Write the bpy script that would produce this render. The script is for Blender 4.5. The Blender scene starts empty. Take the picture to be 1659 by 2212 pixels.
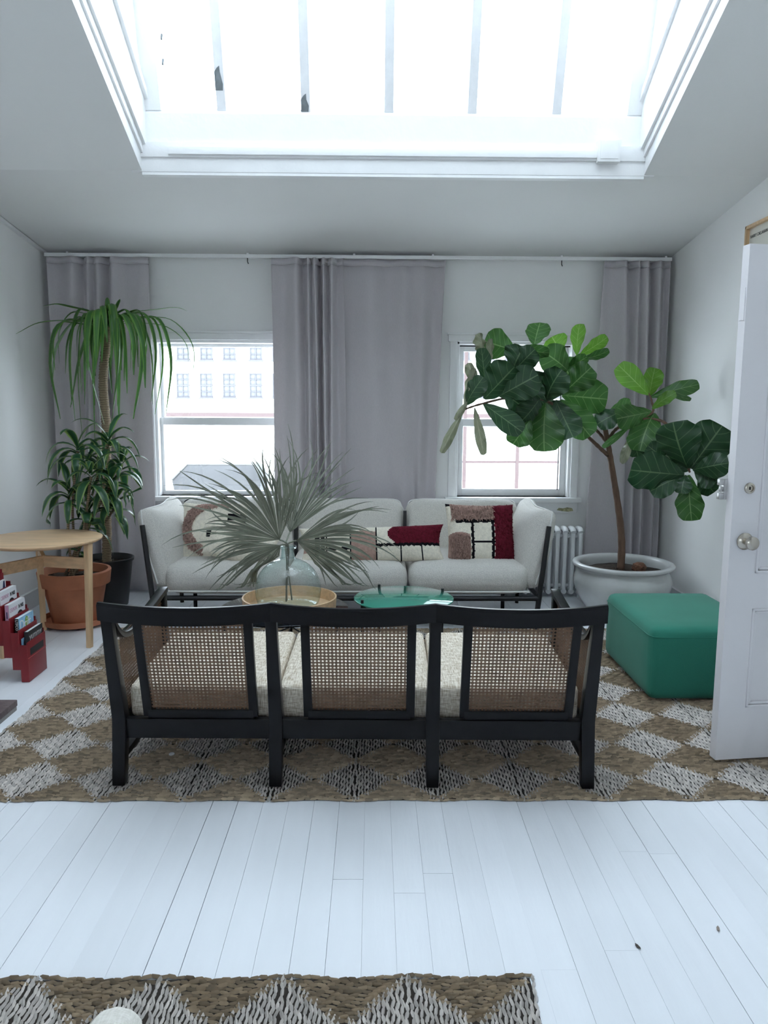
import bpy, bmesh, math, random
from mathutils import Vector, Matrix
R = random.Random(7)
PI = math.pi
scene = bpy.context.scene
COL = scene.collection

# ------------------------------------------------------------------ camera
F = 1661.0; CX, CY = 829.5, 1106.0
CAM = Vector((0, 0, 1.45))
yaw, pitch, roll = math.radians(0.77), math.radians(7.85), math.radians(0.30)
fw = Vector((math.sin(yaw)*math.cos(pitch), math.cos(yaw)*math.cos(pitch), -math.sin(pitch)))
r0 = Vector((math.cos(yaw), -math.sin(yaw), 0)); u0 = r0.cross(fw)
rt = r0*math.cos(roll) + u0*math.sin(roll); up = u0*math.cos(roll) - r0*math.sin(roll)
cd = bpy.data.cameras.new('camera'); cam = bpy.data.objects.new('camera', cd); COL.objects.link(cam)
cd.sensor_fit = 'VERTICAL'; cd.sensor_height = 36.0; cd.lens = 36.0*F/2212.0; cd.clip_start = 0.05; cd.clip_end = 300
cam.matrix_world = Matrix(((rt.x, up.x, -fw.x, CAM.x), (rt.y, up.y, -fw.y, CAM.y), (rt.z, up.z, -fw.z, CAM.z), (0, 0, 0, 1)))
scene.camera = cam

# ------------------------------------------------------------------ sky, sun, exposure
world = bpy.data.worlds.new('sky'); scene.world = world; world.use_nodes = True
bg = world.node_tree.nodes['Background']
bg.inputs[0].default_value = (0.80, 0.89, 1.0, 1); bg.inputs[1].default_value = 7.0
vs = scene.view_settings
vs.view_transform = 'Standard'; vs.look = 'None'; vs.gamma = 1.0; vs.use_curve_mapping = False; vs.exposure = 0.42
cy = scene.cycles
cy.max_bounces = 8; cy.diffuse_bounces = 5; cy.glossy_bounces = 3; cy.transmission_bounces = 8; cy.transparent_max_bounces = 24
cy.caustics_reflective = False; cy.caustics_refractive = False; cy.sample_clamp_indirect = 8.0
cy.use_adaptive_sampling = True; cy.adaptive_threshold = 0.035

# ------------------------------------------------------------------ pixel <-> place
def ray(px, py):
    return (fw + rt*((px-CX)/F) + up*((CY-py)/F))
def at(px, py, Y):
    d = ray(px, py); return CAM + d*((Y-CAM.y)/d.y)
def atz(px, py, z):
    d = ray(px, py); return CAM + d*((z-CAM.z)/d.z)
def atx(px, py, x):
    d = ray(px, py); return CAM + d*((x-CAM.x)/d.x)

# ------------------------------------------------------------------ materials
def newmat(name):
    m = bpy.data.materials.new(name); m.use_nodes = True
    nt = m.node_tree; b = nt.nodes['Principled BSDF']
    return m, nt, b
def rgba(c): return (c[0], c[1], c[2], 1)
def mat(name, col, rough=0.6, metal=0.0, var=0.0, vscale=6.0, bump=0.0, bscale=60.0, spec=0.5, stretch=None, trans=0.0, coat=0.0, island=0.0):
    m, nt, b = newmat(name); N = nt.nodes; L = nt.links
    b.inputs['Base Color'].default_value = rgba(col); b.inputs['Roughness'].default_value = rough
    b.inputs['Metallic'].default_value = metal; b.inputs['Specular IOR Level'].default_value = spec
    if coat: b.inputs['Coat Weight'].default_value = coat; b.inputs['Coat Roughness'].default_value = 0.1
    tc = N.new('ShaderNodeTexCoord'); mp = N.new('ShaderNodeMapping'); L.new(tc.outputs['Object'], mp.inputs[0])
    if stretch: mp.inputs['Scale'].default_value = stretch
    last = None
    if var:
        n = N.new('ShaderNodeTexNoise'); n.inputs['Scale'].default_value = vscale; n.inputs['Detail'].default_value = 4; L.new(mp.outputs[0], n.inputs[0])
        h = N.new('ShaderNodeMixRGB'); h.inputs[1].default_value = rgba([c*(1-var) for c in col]); h.inputs[2].default_value = rgba([min(1, c*(1+var)) for c in col])
        mr = N.new('ShaderNodeMapRange'); mr.inputs[1].default_value = 0.3; mr.inputs[2].default_value = 0.7; L.new(n.outputs[0], mr.inputs[0])
        L.new(mr.outputs[0], h.inputs[0]); L.new(h.outputs[0], b.inputs['Base Color']); last = h.outputs[0]
    if island:
        g = N.new('ShaderNodeNewGeometry'); hs = N.new('ShaderNodeHueSaturation')
        mr = N.new('ShaderNodeMapRange'); mr.inputs[3].default_value = 1-island; mr.inputs[4].default_value = 1+island
        L.new(g.outputs['Random Per Island'], mr.inputs[0]); L.new(mr.outputs[0], hs.inputs['Value'])
        if last: L.new(last, hs.inputs['Color'])
        else: hs.inputs['Color'].default_value = rgba(col)
        L.new(hs.outputs[0], b.inputs['Base Color']); last = hs.outputs[0]
    if bump:
        n2 = N.new('ShaderNodeTexNoise'); n2.inputs['Scale'].default_value = bscale; n2.inputs['Detail'].default_value = 3; L.new(mp.outputs[0], n2.inputs[0])
        bp = N.new('ShaderNodeBump'); bp.inputs['Strength'].default_value = bump; bp.inputs['Distance'].default_value = 0.01; L.new(n2.outputs[0], bp.inputs['Height']); L.new(bp.outputs[0], b.inputs['Normal'])
    if trans:
        t = N.new('ShaderNodeBsdfTranslucent'); mx = N.new('ShaderNodeMixShader'); mx.inputs[0].default_value = trans
        if last: L.new(last, t.inputs[0])
        else: t.inputs[0].default_value = rgba(col)
        L.new(b.outputs[0], mx.inputs[1]); L.new(t.outputs[0], mx.inputs[2]); L.new(mx.outputs[0], N['Material Output'].inputs[0])
    return m
def weave(name, c1, c2, scale, rough=0.9, bump=0.5):     # woven cloth: crossed uneven threads
    m, nt, b = newmat(name); N = nt.nodes; L = nt.links
    tc = N.new('ShaderNodeTexCoord'); outs = []
    for st in ((scale*0.12, scale, scale), (scale, scale*0.12, scale*0.12)):
        mp = N.new('ShaderNodeMapping'); mp.inputs['Scale'].default_value = st; L.new(tc.outputs['Object'], mp.inputs[0])
        n = N.new('ShaderNodeTexNoise'); n.inputs['Scale'].default_value = 1.0; n.inputs['Detail'].default_value = 2; L.new(mp.outputs[0], n.inputs[0]); outs.append(n.outputs[0])
    ad = N.new('ShaderNodeMath'); ad.operation = 'ADD'; L.new(outs[0], ad.inputs[0]); L.new(outs[1], ad.inputs[1])
    mr = N.new('ShaderNodeMapRange'); mr.inputs[1].default_value = 0.75; mr.inputs[2].default_value = 1.25; L.new(ad.outputs[0], mr.inputs[0])
    mx = N.new('ShaderNodeMixRGB'); mx.inputs[1].default_value = rgba(c1); mx.inputs[2].default_value = rgba(c2); L.new(mr.outputs[0], mx.inputs[0])
    L.new(mx.outputs[0], b.inputs['Base Color']); b.inputs['Roughness'].default_value = rough; b.inputs['Specular IOR Level'].default_value = 0.2
    bp = N.new('ShaderNodeBump'); bp.inputs['Strength'].default_value = bump; bp.inputs['Distance'].default_value = 0.004; L.new(ad.outputs[0], bp.inputs['Height']); L.new(bp.outputs[0], b.inputs['Normal'])
    return m
def schlick(N, L, f0=0.04):          # share of mirrored light on a thin pane, the same from both sides
    lw = N.new('ShaderNodeLayerWeight'); lw.inputs[0].default_value = 0.5
    pw = N.new('ShaderNodeMath'); pw.operation = 'POWER'; pw.inputs[1].default_value = 5.0; L.new(lw.outputs['Facing'], pw.inputs[0])
    mu = N.new('ShaderNodeMath'); mu.operation = 'MULTIPLY_ADD'; mu.inputs[1].default_value = 0.9; mu.inputs[2].default_value = f0; L.new(pw.outputs[0], mu.inputs[0])
    return mu.outputs[0]
def pane_mat(name, tint, gloss=0.08):
    m, nt, b = newmat(name); N = nt.nodes; L = nt.links; N.remove(b)
    t = N.new('ShaderNodeBsdfTransparent'); t.inputs[0].default_value = rgba(tint)
    g = N.new('ShaderNodeBsdfGlossy'); g.inputs['Roughness'].default_value = 0.02
    mx = N.new('ShaderNodeMixShader'); L.new(schlick(N, L), mx.inputs[0]); L.new(t.outputs[0], mx.inputs[1]); L.new(g.outputs[0], mx.inputs[2])
    L.new(mx.outputs[0], N['Material Output'].inputs[0]); return m
def leaf_mat(name, dark, light, trans=0.35, nveins=6.0, vein=(0.35, 0.45, 0.2), edge=None, rough=0.35, stripes=0):
    m, nt, b = newmat(name); N = nt.nodes; L = nt.links
    uv = N.new('ShaderNodeUVMap'); sp = N.new('ShaderNodeSeparateXYZ'); L.new(uv.outputs[0], sp.inputs[0])
    def M(op, a, bb=None, cc=None):
        n = N.new('ShaderNodeMath'); n.operation = op
        for i, v in enumerate((a, bb, cc)):
            if v is None: continue
            if isinstance(v, (int, float)): n.inputs[i].default_value = v
            else: L.new(v, n.inputs[i])
        return n.outputs[0]
    u, v = sp.outputs[0], sp.outputs[1]
    au = M('ABSOLUTE', M('SUBTRACT', u, 0.5))               # 0 at midrib, 0.5 at the edge
    tc = N.new('ShaderNodeTexCoord'); n = N.new('ShaderNodeTexNoise'); n.inputs['Scale'].default_value = 9; L.new(tc.outputs['Object'], n.inputs[0])
    base = N.new('ShaderNodeMixRGB'); base.inputs[1].default_value = rgba(dark); base.inputs[2].default_value = rgba(light); L.new(n.outputs[0], base.inputs[0])
    col = base.outputs[0]
    if nveins:
        ph = M('FRACT', M('MULTIPLY', M('SUBTRACT', v, M('MULTIPLY', au, 0.45)), nveins))
        d = M('ABSOLUTE', M('SUBTRACT', ph, 0.5))
        line = M('LESS_THAN', d, 0.045)
        mid = M('LESS_THAN', au, 0.018)
        vm = M('MAXIMUM', M('MULTIPLY', line, 0.55), mid)
        mx = N.new('ShaderNodeMixRGB'); L.new(vm, mx.inputs[0]); L.new(col, mx.inputs[1]); mx.inputs[2].default_value = rgba(vein); col = mx.outputs[0]
        bp = N.new('ShaderNodeBump'); bp.inputs['Strength'].default_value = 0.4; bp.inputs['Distance'].default_value = 0.004; bp.invert = True
        L.new(M('MAXIMUM', line, mid), bp.inputs['Height']); L.new(bp.outputs[0], b.inputs['Normal'])
    if stripes:
        s = M('GREATER_THAN', M('FRACT', M('MULTIPLY', au, stripes)), 0.62)
        mx = N.new('ShaderNodeMixRGB'); L.new(s, mx.inputs[0]); L.new(col, mx.inputs[1]); mx.inputs[2].default_value = rgba(vein); col = mx.outputs[0]
    if edge:
        e = M('GREATER_THAN', au, 0.36)
        mx = N.new('ShaderNodeMixRGB'); L.new(e, mx.inputs[0]); L.new(col, mx.inputs[1]); mx.inputs[2].default_value = rgba(edge); col = mx.outputs[0]
    L.new(col, b.inputs['Base Color']); b.inputs['Roughness'].default_value = rough
    t = N.new('ShaderNodeBsdfTranslucent'); ms = N.new('ShaderNodeMixShader'); ms.inputs[0].default_value = trans
    hs = N.new('ShaderNodeHueSaturation'); hs.inputs['Value'].default_value = 1.5; L.new(col, hs.inputs['Color']); L.new(hs.outputs[0], t.inputs[0])
    L.new(b.outputs[0], ms.inputs[1]); L.new(t.outputs[0], ms.inputs[2]); L.new(ms.outputs[0], N['Material Output'].inputs[0])
    return m

WALL = mat('wall_paint', (0.88, 0.875, 0.865), 0.75, var=0.015, vscale=2.0, bump=0.04, bscale=35)
CEIL = mat('ceiling_paint', (0.80, 0.80, 0.79), 0.8, var=0.015, vscale=1.5, bump=0.03, bscale=25)
TRIM = mat('trim_paint', (0.85, 0.85, 0.85), 0.4, var=0.02, vscale=8, bump=0.12, bscale=45)
DOORP = mat('door_paint', (0.72, 0.70, 0.715), 0.45, var=0.015, vscale=5, bump=0.05, bscale=40)
DARKGAP = mat('subfloor', (0.05, 0.045, 0.04), 0.9)
FLOORP = mat('floor_paint', (0.80, 0.825, 0.865), 0.48, var=0.03, vscale=3.0, bump=0.06, bscale=18, stretch=(3, 0.4, 1), island=0.0)
_n = FLOORP.node_tree; _oi = _n.nodes.new('ShaderNodeObjectInfo'); _hs = _n.nodes.new('ShaderNodeHueSaturation'); _mr = _n.nodes.new('ShaderNodeMapRange'); _mr.inputs[3].default_value = 0.975; _mr.inputs[4].default_value = 1.02
_b = _n.nodes['Principled BSDF']; _src = _b.inputs['Base Color'].links[0].from_socket
_n.links.new(_oi.outputs['Random'], _mr.inputs[0]); _n.links.new(_mr.outputs[0], _hs.inputs['Value']); _n.links.new(_src, _hs.inputs['Color']); _n.links.new(_hs.outputs[0], _b.inputs['Base Color'])
BLACKW = mat('black_lacquer', (0.003, 0.003, 0.0045), 0.3, var=0.2, vscale=9, bump=0.03, bscale=40, spec=0.22)
BLACKM = mat('black_metal', (0.012, 0.012, 0.015), 0.45)
CANE = mat('cane_strand', (0.135, 0.070, 0.036), 0.55, var=0.2, vscale=20)
TWEED = weave('tweed', (0.42, 0.34, 0.24), (0.86, 0.80, 0.70), 260)
BOUCLE = mat('boucle', (0.79, 0.765, 0.72), 0.95, var=0.14, vscale=190, bump=0.9, bscale=260, spec=0.1)
PIPING = mat('piping', (0.74, 0.735, 0.71), 0.9, spec=0.1)
CURT = weave('curtain_cloth', (0.60, 0.565, 0.59), (0.66, 0.62, 0.645), 420, bump=0.1)
_n = CURT.node_tree; _t = _n.nodes.new('ShaderNodeBsdfTranslucent'); _t.inputs[0].default_value = (0.62, 0.52, 0.50, 1)
_m = _n.nodes.new('ShaderNodeMixShader'); _m.inputs[0].default_value = 0.16
_n.links.new(_n.nodes['Principled BSDF'].outputs[0], _m.inputs[1]); _n.links.new(_t.outputs[0], _m.inputs[2]); _n.links.new(_m.outputs[0], _n.nodes['Material Output'].inputs[0])
PANE = pane_mat('window_pane', (0.96, 0.98, 0.98))
WIRED = pane_mat('dusty_wired_pane', (0.66, 0.68, 0.68))
_gf = mat('green_wool', (0.030, 0.195, 0.138), 0.9, var=0.08, vscale=3, bump=0.15, bscale=400, spec=0.25)
_gf.node_tree.nodes['Principled BSDF'].inputs['Sheen Weight'].default_value = 0.12
GREENFELT = _gf
OAK = mat('oak', (0.70, 0.48, 0.285), 0.5, var=0.14, vscale=5, bump=0.03, bscale=60, stretch=(1, 9, 9))
OAKV = mat('oak_upright', (0.68, 0.465, 0.27), 0.5, var=0.14, vscale=5, bump=0.03, bscale=60, stretch=(9, 9, 1))
TERRA = mat('terracotta', (0.42, 0.155, 0.08), 0.75, var=0.16, vscale=7, bump=0.1, bscale=50)
BLACKP = mat('black_plastic', (0.012, 0.012, 0.014), 0.4)
SOIL = mat('soil', (0.035, 0.022, 0.014), 0.95, var=0.5, vscale=60, bump=1.0, bscale=90)
GLAZE = mat('grey_glaze', (0.56, 0.57, 0.56), 0.22, var=0.10, vscale=6, bump=0.05, bscale=20, coat=0.3)
REDC = mat('red_card', (0.20, 0.007, 0.013), 0.45, var=0.12, vscale=8)
PAPER = mat('paper', (0.80, 0.80, 0.80), 0.6)
METAL = mat('satin_metal', (0.48, 0.44, 0.38), 0.25, metal=1.0)
CHROME = mat('worn_chrome', (0.55, 0.55, 0.55), 0.3, metal=1.0, var=0.2, vscale=30)
RADW = mat('radiator_enamel', (0.78, 0.79, 0.80), 0.4)
PALE = mat('strand_lit', (0.60, 0.56, 0.525), 0.42, var=0.12, vscale=40, island=0.28)  # strands running front to back: window sheen put into the colour
TAN = mat('strand_shaded', (0.29, 0.22, 0.145), 0.5, var=0.15, vscale=40, island=0.42)  # same fibre running crosswise, its shaded sides painted browner
RUGB = mat('rug_backing', (0.018, 0.012, 0.008), 0.9)
LINEN = weave('cream_linen', (0.70, 0.67, 0.60), (0.84, 0.81, 0.75), 330, bump=0.25)
WOOLC = mat('cream_wool', (0.76, 0.71, 0.60), 0.95, var=0.10, vscale=60, bump=0.5, bscale=140, spec=0.1)
WOOLP = mat('pink_wool', (0.40, 0.265, 0.225), 0.95, var=0.15, vscale=60, bump=0.5, bscale=160, spec=0.1, island=0.25)
WOOLR = mat('maroon_wool', (0.125, 0.012, 0.024), 0.95, var=0.25, vscale=60, bump=0.5, bscale=160, spec=0.1, island=0.25)
WOOLK = mat('black_wool', (0.010, 0.009, 0.012), 0.95, bump=0.5, bscale=160, spec=0.1)
BARK = mat('fig_bark', (0.13, 0.075, 0.05), 0.85, var=0.3, vscale=30, bump=0.6, bscale=60, stretch=(1, 1, 0.35))
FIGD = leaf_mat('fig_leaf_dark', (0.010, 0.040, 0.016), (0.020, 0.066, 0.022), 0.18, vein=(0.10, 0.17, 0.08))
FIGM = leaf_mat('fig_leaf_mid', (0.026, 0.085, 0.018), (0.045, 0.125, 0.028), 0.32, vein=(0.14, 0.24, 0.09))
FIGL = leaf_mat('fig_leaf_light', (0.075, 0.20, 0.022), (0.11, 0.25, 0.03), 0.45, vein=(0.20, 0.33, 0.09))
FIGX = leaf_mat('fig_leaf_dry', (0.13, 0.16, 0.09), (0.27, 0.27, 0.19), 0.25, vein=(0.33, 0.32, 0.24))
DRACT = leaf_mat('dracaena_long_leaf', (0.025, 0.095, 0.022), (0.055, 0.16, 0.030), 0.30, nveins=0, stripes=2.2, vein=(0.10, 0.22, 0.04))
DRACL = leaf_mat('dracaena_striped_leaf', (0.012, 0.055, 0.026), (0.03, 0.10, 0.04), 0.22, nveins=0, edge=(0.17, 0.26, 0.07), rough=0.3)
DBARK = mat('dracaena_bark', (0.25, 0.185, 0.115), 0.85, var=0.3, vscale=20, bump=0.3, bscale=60)
_n = DBARK.node_tree; _tc = _n.nodes.new('ShaderNodeTexCoord'); _w = _n.nodes.new('ShaderNodeTexWave'); _w.bands_direction = 'Z'; _w.inputs['Scale'].default_value = 26; _w.inputs['Distortion'].default_value = 2.5; _w.inputs['Detail'].default_value = 2
_n.links.new(_tc.outputs['Object'], _w.inputs[0]); _cr = _n.nodes.new('ShaderNodeMixRGB'); _cr.inputs[1].default_value = (0.055, 0.036, 0.022, 1); _cr.inputs[2].default_value = (0.34, 0.26, 0.17, 1)
_mr = _n.nodes.new('ShaderNodeMapRange'); _mr.inputs[1].default_value = 0.05; _mr.inputs[2].default_value = 0.4; _n.links.new(_w.outputs['Fac'], _mr.inputs[0]); _n.links.new(_mr.outputs[0], _cr.inputs[0]); _n.links.new(_cr.outputs[0], _n.nodes['Principled BSDF'].inputs['Base Color'])
PALM = mat('dried_palm', (0.25, 0.268, 0.215), 0.7, var=0.2, vscale=12, trans=0.25, island=0.22)
BRICKM = mat('hearth_brick', (0.115, 0.085, 0.085), 0.8, var=0.35, vscale=14, bump=0.4, bscale=50)
MORTAR = mat('mortar', (0.25, 0.235, 0.225), 0.9, bump=0.4, bscale=80)
INK = mat('black_ink', (0.012, 0.012, 0.014), 0.6)

# ------------------------------------------------------------------ object helpers
LOC = {}
def tag(o, label=None, cat=None, group=None, kind=None):
    if label: o['label'] = label
    if cat: o['category'] = cat
    if group: o['group'] = group
    if kind: o['kind'] = kind
    return o
def thing(name, label, cat, loc, group=None):
    o = bpy.data.objects.new(name, None); o.empty_display_size = 0.1; COL.objects.link(o); o.location = loc
    LOC[o] = Vector(loc); return tag(o, label, cat, group)
def link(name, me, parent=None, mats=(), smooth=None):
    for m in mats: me.materials.append(m)
    o = bpy.data.objects.new(name, me); COL.objects.link(o)
    if parent is not None: o.parent = parent
    LOC[o] = LOC.get(parent, Vector((0, 0, 0)))
    if smooth is not None:
        me.shade_smooth()
        if smooth < 179: me.set_sharp_from_angle(angle=math.radians(smooth))
    return o
class MB:
    def __init__(s): s.v = []; s.f = []; s.mi = []; s.uv = None
    def add(s, vs, fs, mi=0):
        k = len(s.v); s.v += [Vector(v) for v in vs]
        for f in fs: s.f.append([i+k for i in f]); s.mi.append(mi)
        return s
    def hexa(s, p, mi=0):                # 8 corners: bottom 4 ccw, top 4 ccw
        return s.add(p, [(3, 2, 1, 0), (4, 5, 6, 7), (0, 1, 5, 4), (1, 2, 6, 5), (2, 3, 7, 6), (3, 0, 4, 7)], mi)
    def box(s, x0, x1, y0, y1, z0, z1, mi=0):
        return s.hexa([(x0, y0, z0), (x1, y0, z0), (x1, y1, z0), (x0, y1, z0), (x0, y0, z1), (x1, y0, z1), (x1, y1, z1), (x0, y1, z1)], mi)
    def beam(s, a, b, w, h, upv=(0, 0, 1), mi=0):
        a, b = Vector(a), Vector(b); d = (b-a).normalized(); u = Vector(upv); sx = d.cross(u).normalized()*w/2; u = sx.cross(d).normalized()*h/2
        return s.hexa([a-sx-u, a+sx-u, b+sx-u, b-sx-u, a-sx+u, a+sx+u, b+sx+u, b-sx+u], mi)
    def tube(s, pts, rad, n=8, cap=True, mi=0, flat=1.0):
        pts = [Vector(p) for p in pts]; m = len(pts); k = len(s.v)
        if not isinstance(rad, (list, tuple)): rad = [rad]*m
        ref = None
        for i, p in enumerate(pts):
            d = (pts[min(i+1, m-1)]-pts[max(i-1, 0)]).normalized()
            if ref is None: ref = d.orthogonal().normalized()
            x = (ref-d*ref.dot(d)).normalized(); ref = x; y = d.cross(x)
            for j in range(n):
                a = 2*PI*j/n; s.v.append(p+(x*math.cos(a)+y*math.sin(a)*flat)*rad[i])
        for i in range(m-1):
            for j in range(n):
                s.f.append([k+i*n+j, k+i*n+(j+1) % n, k+(i+1)*n+(j+1) % n, k+(i+1)*n+j]); s.mi.append(mi)
        if cap:
            s.f.append([k+j for j in reversed(range(n))]); s.mi.append(mi)
            s.f.append([k+(m-1)*n+j for j in range(n)]); s.mi.append(mi)
        return s
    def lathe(s, prof, c, n=40, mi=0, cap=(True, True)):     # prof [(r,z)], bottom to top along the outside
        k = len(s.v); c = Vector(c); m = len(prof)
        for r, z in prof:
            for j in range(n):
                a = 2*PI*j/n; s.v.append(c+Vector((r*math.cos(a), r*math.sin(a), z)))
        for i in range(m-1):
            for j in range(n):
                s.f.append([k+i*n+j, k+i*n+(j+1) % n, k+(i+1)*n+(j+1) % n, k+(i+1)*n+j]); s.mi.append(mi)
        if cap[0] and prof[0][0] > 1e-5: s.f.append([k+j for j in reversed(range(n))]); s.mi.append(mi)
        if cap[1] and prof[-1][0] > 1e-5: s.f.append([k+(m-1)*n+j for j in range(n)]); s.mi.append(mi)
        return s
    def prism(s, poly, axis, a0, a1, mi=0):   # poly of 2D points, extruded along axis 'x','y','z'
        n = len(poly); vs = []
        for a in (a0, a1):
            for p, q in poly:
                vs.append({'x': (a, p, q), 'y': (p, a, q), 'z': (p, q, a)}[axis])
        fs = [list(range(n)), list(range(n, 2*n))[::-1]]+[(i, i+n, (i+1) % n+n, (i+1) % n) for i in range(n)]
        return s.add(vs, fs, mi)
    def build(s, name, mats, parent=None, smooth=None, bevel=0.0, fix=True):
        off = LOC.get(parent, Vector((0, 0, 0)))
        me = bpy.data.meshes.new(name); me.from_pydata([tuple(v-off) for v in s.v], [], s.f)
        if not isinstance(mats, (list, tuple)): mats = [mats]
        if len(mats) > 1: me.polygons.foreach_set('material_index', s.mi)
        if fix or bevel:
            bm = bmesh.new(); bm.from_mesh(me)
            if fix: bmesh.ops.recalc_face_normals(bm, faces=bm.faces)
            if bevel:
                es = [e for e in bm.edges if len(e.link_faces) == 2 and e.calc_face_angle(0) > 0.6]
                bmesh.ops.bevel(bm, geom=es, offset=bevel, segments=2, profile=0.6, affect='EDGES', clamp_overlap=True)
            bm.to_mesh(me); bm.free()
            if bevel and smooth is None: smooth = 40
        return link(name, me, parent, mats, smooth)
def struct(name, mb, m, label=None, parent=None, **k):
    o = mb.build(name, m, parent, **k)
    if parent is None: tag(o, label, None, None, 'structure')
    return o
def rbox(half, r, n=10, bulge=(0, 0, 0)):           # rounded, softly bulging box around the origin -> MB
    hx, hy, hz = half; mb = MB(); idx = {}
    def vert(p):
        key = tuple(round(c, 5) for c in p)
        if key not in idx:
            q = Vector((p[0]*hx, p[1]*hy, p[2]*hz)); inn = (hx-r, hy-r, hz-r)
            c = Vector([max(-i, min(i, a)) for a, i in zip(q, inn)]); d = q-c
            # push the sample points outwards evenly on the rounded rim
            o = c+d.normalized()*r if d.length > 1e-9 else q
            s = [1-p[i]*p[i] for i in range(3)]
            o += Vector((bulge[0]*p[0]*s[1]*s[2], bulge[1]*p[1]*s[0]*s[2], bulge[2]*p[2]*s[0]*s[1]))
            idx[key] = len(mb.v); mb.v.append(o)
        return idx[key]
    def coord(i, h):            # denser near the rim
        t = -1+2*i/n; k = 1-min(0.95, r/h)
        e = [-1, -1+0.12*(1-k), -1+0.45*(1-k), -k]
        inner = [-k+2*k*j/(n-6) for j in range(n-5)]
        a = e[:3]+inner+[-x for x in e[:3][::-1]]
        return a[i]
    for ax in range(3):
        b, c = (ax+1) % 3, (ax+2) % 3; hh = (hx, hy, hz)
        for sg in (-1, 1):
            for i in range(n):
                for j in range(n):
                    q = []
                    for di, dj in ((0, 0), (1, 0), (1, 1), (0, 1)):
                        p = [0, 0, 0]; p[ax] = sg; p[b] = coord(i+di, hh[b]); p[c] = coord(j+dj, hh[c]); q.append(vert(p))
                    if sg < 0: q.reverse()
                    mb.f.append(q); mb.mi.append(0)
    return mb
def place(mb, M):
    mb.v = [M @ v for v in mb.v]; return mb
def frame(o, x, y, z):       # matrix from origin and axes
    x, y, z = Vector(x).normalized(), Vector(y).normalized(), Vector(z).normalized()
    return Matrix(((x.x, y.x, z.x, o[0]), (x.y, y.y, z.y, o[1]), (x.z, y.z, z.z, o[2]), (0, 0, 0, 1)))
def catmull(P, n):
    P = [Vector(p) for p in P]; Q = [P[0]*2-P[1]]+P+[P[-1]*2-P[-2]]; out = []
    for i in range(1, len(Q)-2):
        for k in range(n):
            t = k/n; a, b, c, d = Q[i-1:i+3]
            out.append(0.5*((2*b)+(c-a)*t+(2*a-5*b+4*c-d)*t*t+(3*b-a-3*c+d)*t**3))
    out.append(P[-1]); return out
def text(body, size, M, m, parent, name='lettering', depth=0.0006, align='LEFT', sx=1.0):
    cu = bpy.data.curves.new('t', 'FONT'); cu.body = body; cu.size = size; cu.extrude = depth; cu.align_x = align; cu.align_y = 'BOTTOM_BASELINE'; cu.resolution_u = 3
    ob = bpy.data.objects.new('t', cu); me = bpy.data.meshes.new_from_object(ob); bpy.data.objects.remove(ob); bpy.data.curves.remove(cu)
    me.materials.clear(); off = LOC.get(parent, Vector((0, 0, 0)))
    for v in me.vertices:
        v.co = (M @ Vector((v.co.x*sx, v.co.y, v.co.z)))-off
    return link(name, me, parent, [m])

# ================================================================== THE SETTING
YF = 6.0                                   # far wall
XL, XR = -2.46, 2.24                       # side walls
YB = -2.6                                  # wall behind the camera
ZF = at(800, 552, YF).z                    # ceiling height at the far wall
S1, S2 = 0.127, math.tan(math.radians(24))
def ceil1(y): return ZF+S1*(YF-y)
_d = ray(830, 374)
YC = (ZF+S1*YF-CAM.z)/(_d.z/_d.y+S1); ZC = ceil1(YC)      # crease of the ceiling, front edge of the skylight
YT = 1.2; ZT = ZC+S2*(YC-YT)

# ---- floor: painted boards on a dark subfloor
sub = MB().box(XL-.3, XR+.3, YB-.3, YF+.3, -0.08, -0.02)
floor = struct('floor', sub, DARKGAP, 'white painted wooden floorboards')
PW = 0.0935
boards = {}
def board(x0, x1, y0, y1):
    w, l = x1-x0, y1-y0
    mb = MB().box(-w/2, w/2, -l/2, l/2, -0.0195, 0.0)
    o = mb.build('floorboard', FLOORP, floor); o.location = ((x0+x1)/2, (y0+y1)/2, R.uniform(-0.0006, 0.0002))
joint = {}
x = XL; i = 0
while x < XR-0.01:
    x1 = min(x+PW, XR)
    g = R.choice([0.0002, 0.0003, 0.0003, 0.0004, 0.0006, 0.0008, 0.0012]) if i % 4 else R.choice([0.0008, 0.0016, 0.0034])
    cuts = [YB]; y = YB+R.uniform(1.0, 3.4)
    while y < YF-0.6: cuts.append(y); y += R.uniform(2.2, 3.6)
    cuts.append(YF)
    for a, b in zip(cuts, cuts[1:]): board(x+g/2, x1-g/2, a+0.0006, b-0.0006)
    x = x1; i += 1

# ---- walls
WIN1 = (at(335, 900, YF).x, at(604, 900, YF).x); WIN2 = (at(985, 900, YF).x, at(1236, 900, YF).x)
WZ0, WZ1 = at(980, 1073, YF).z, at(980, 738, YF).z
wf = MB(); T = 0.22
xs = [XL-.2, WIN1[0], WIN1[1], WIN2[0], WIN2[1], XR+.2]
for k in range(5):
    if k in (1, 3):
        wf.box(xs[k], xs[k+1], YF, YF+T, -0.05, WZ0); wf.box(xs[k], xs[k+1], YF, YF+T, WZ1, ZF+.1)
    else: wf.box(xs[k], xs[k+1], YF, YF+T, -0.05, ZF+.1)
struct('wall_far', wf, WALL, 'pale wall with the two windows behind the sofa')
def gable(x0, x1):
    p = [(YB, -.05), (YF, -.05), (YF, ZF+.02), (YC, ZC+.02), (YT, ZT+.02), (YB, ZT+.02)]
    return MB().prism(p, 'x', x0, x1)
struct('wall_left', gable(XL-.2, XL), WALL, 'white wall on the left of the room')
struct('wall_right', gable(XR, XR+.2), WALL, 'white wall on the right of the room')
BX0, BX1, BZ0, BZ1 = -1.2, 0.1, 1.1, 2.3
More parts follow.
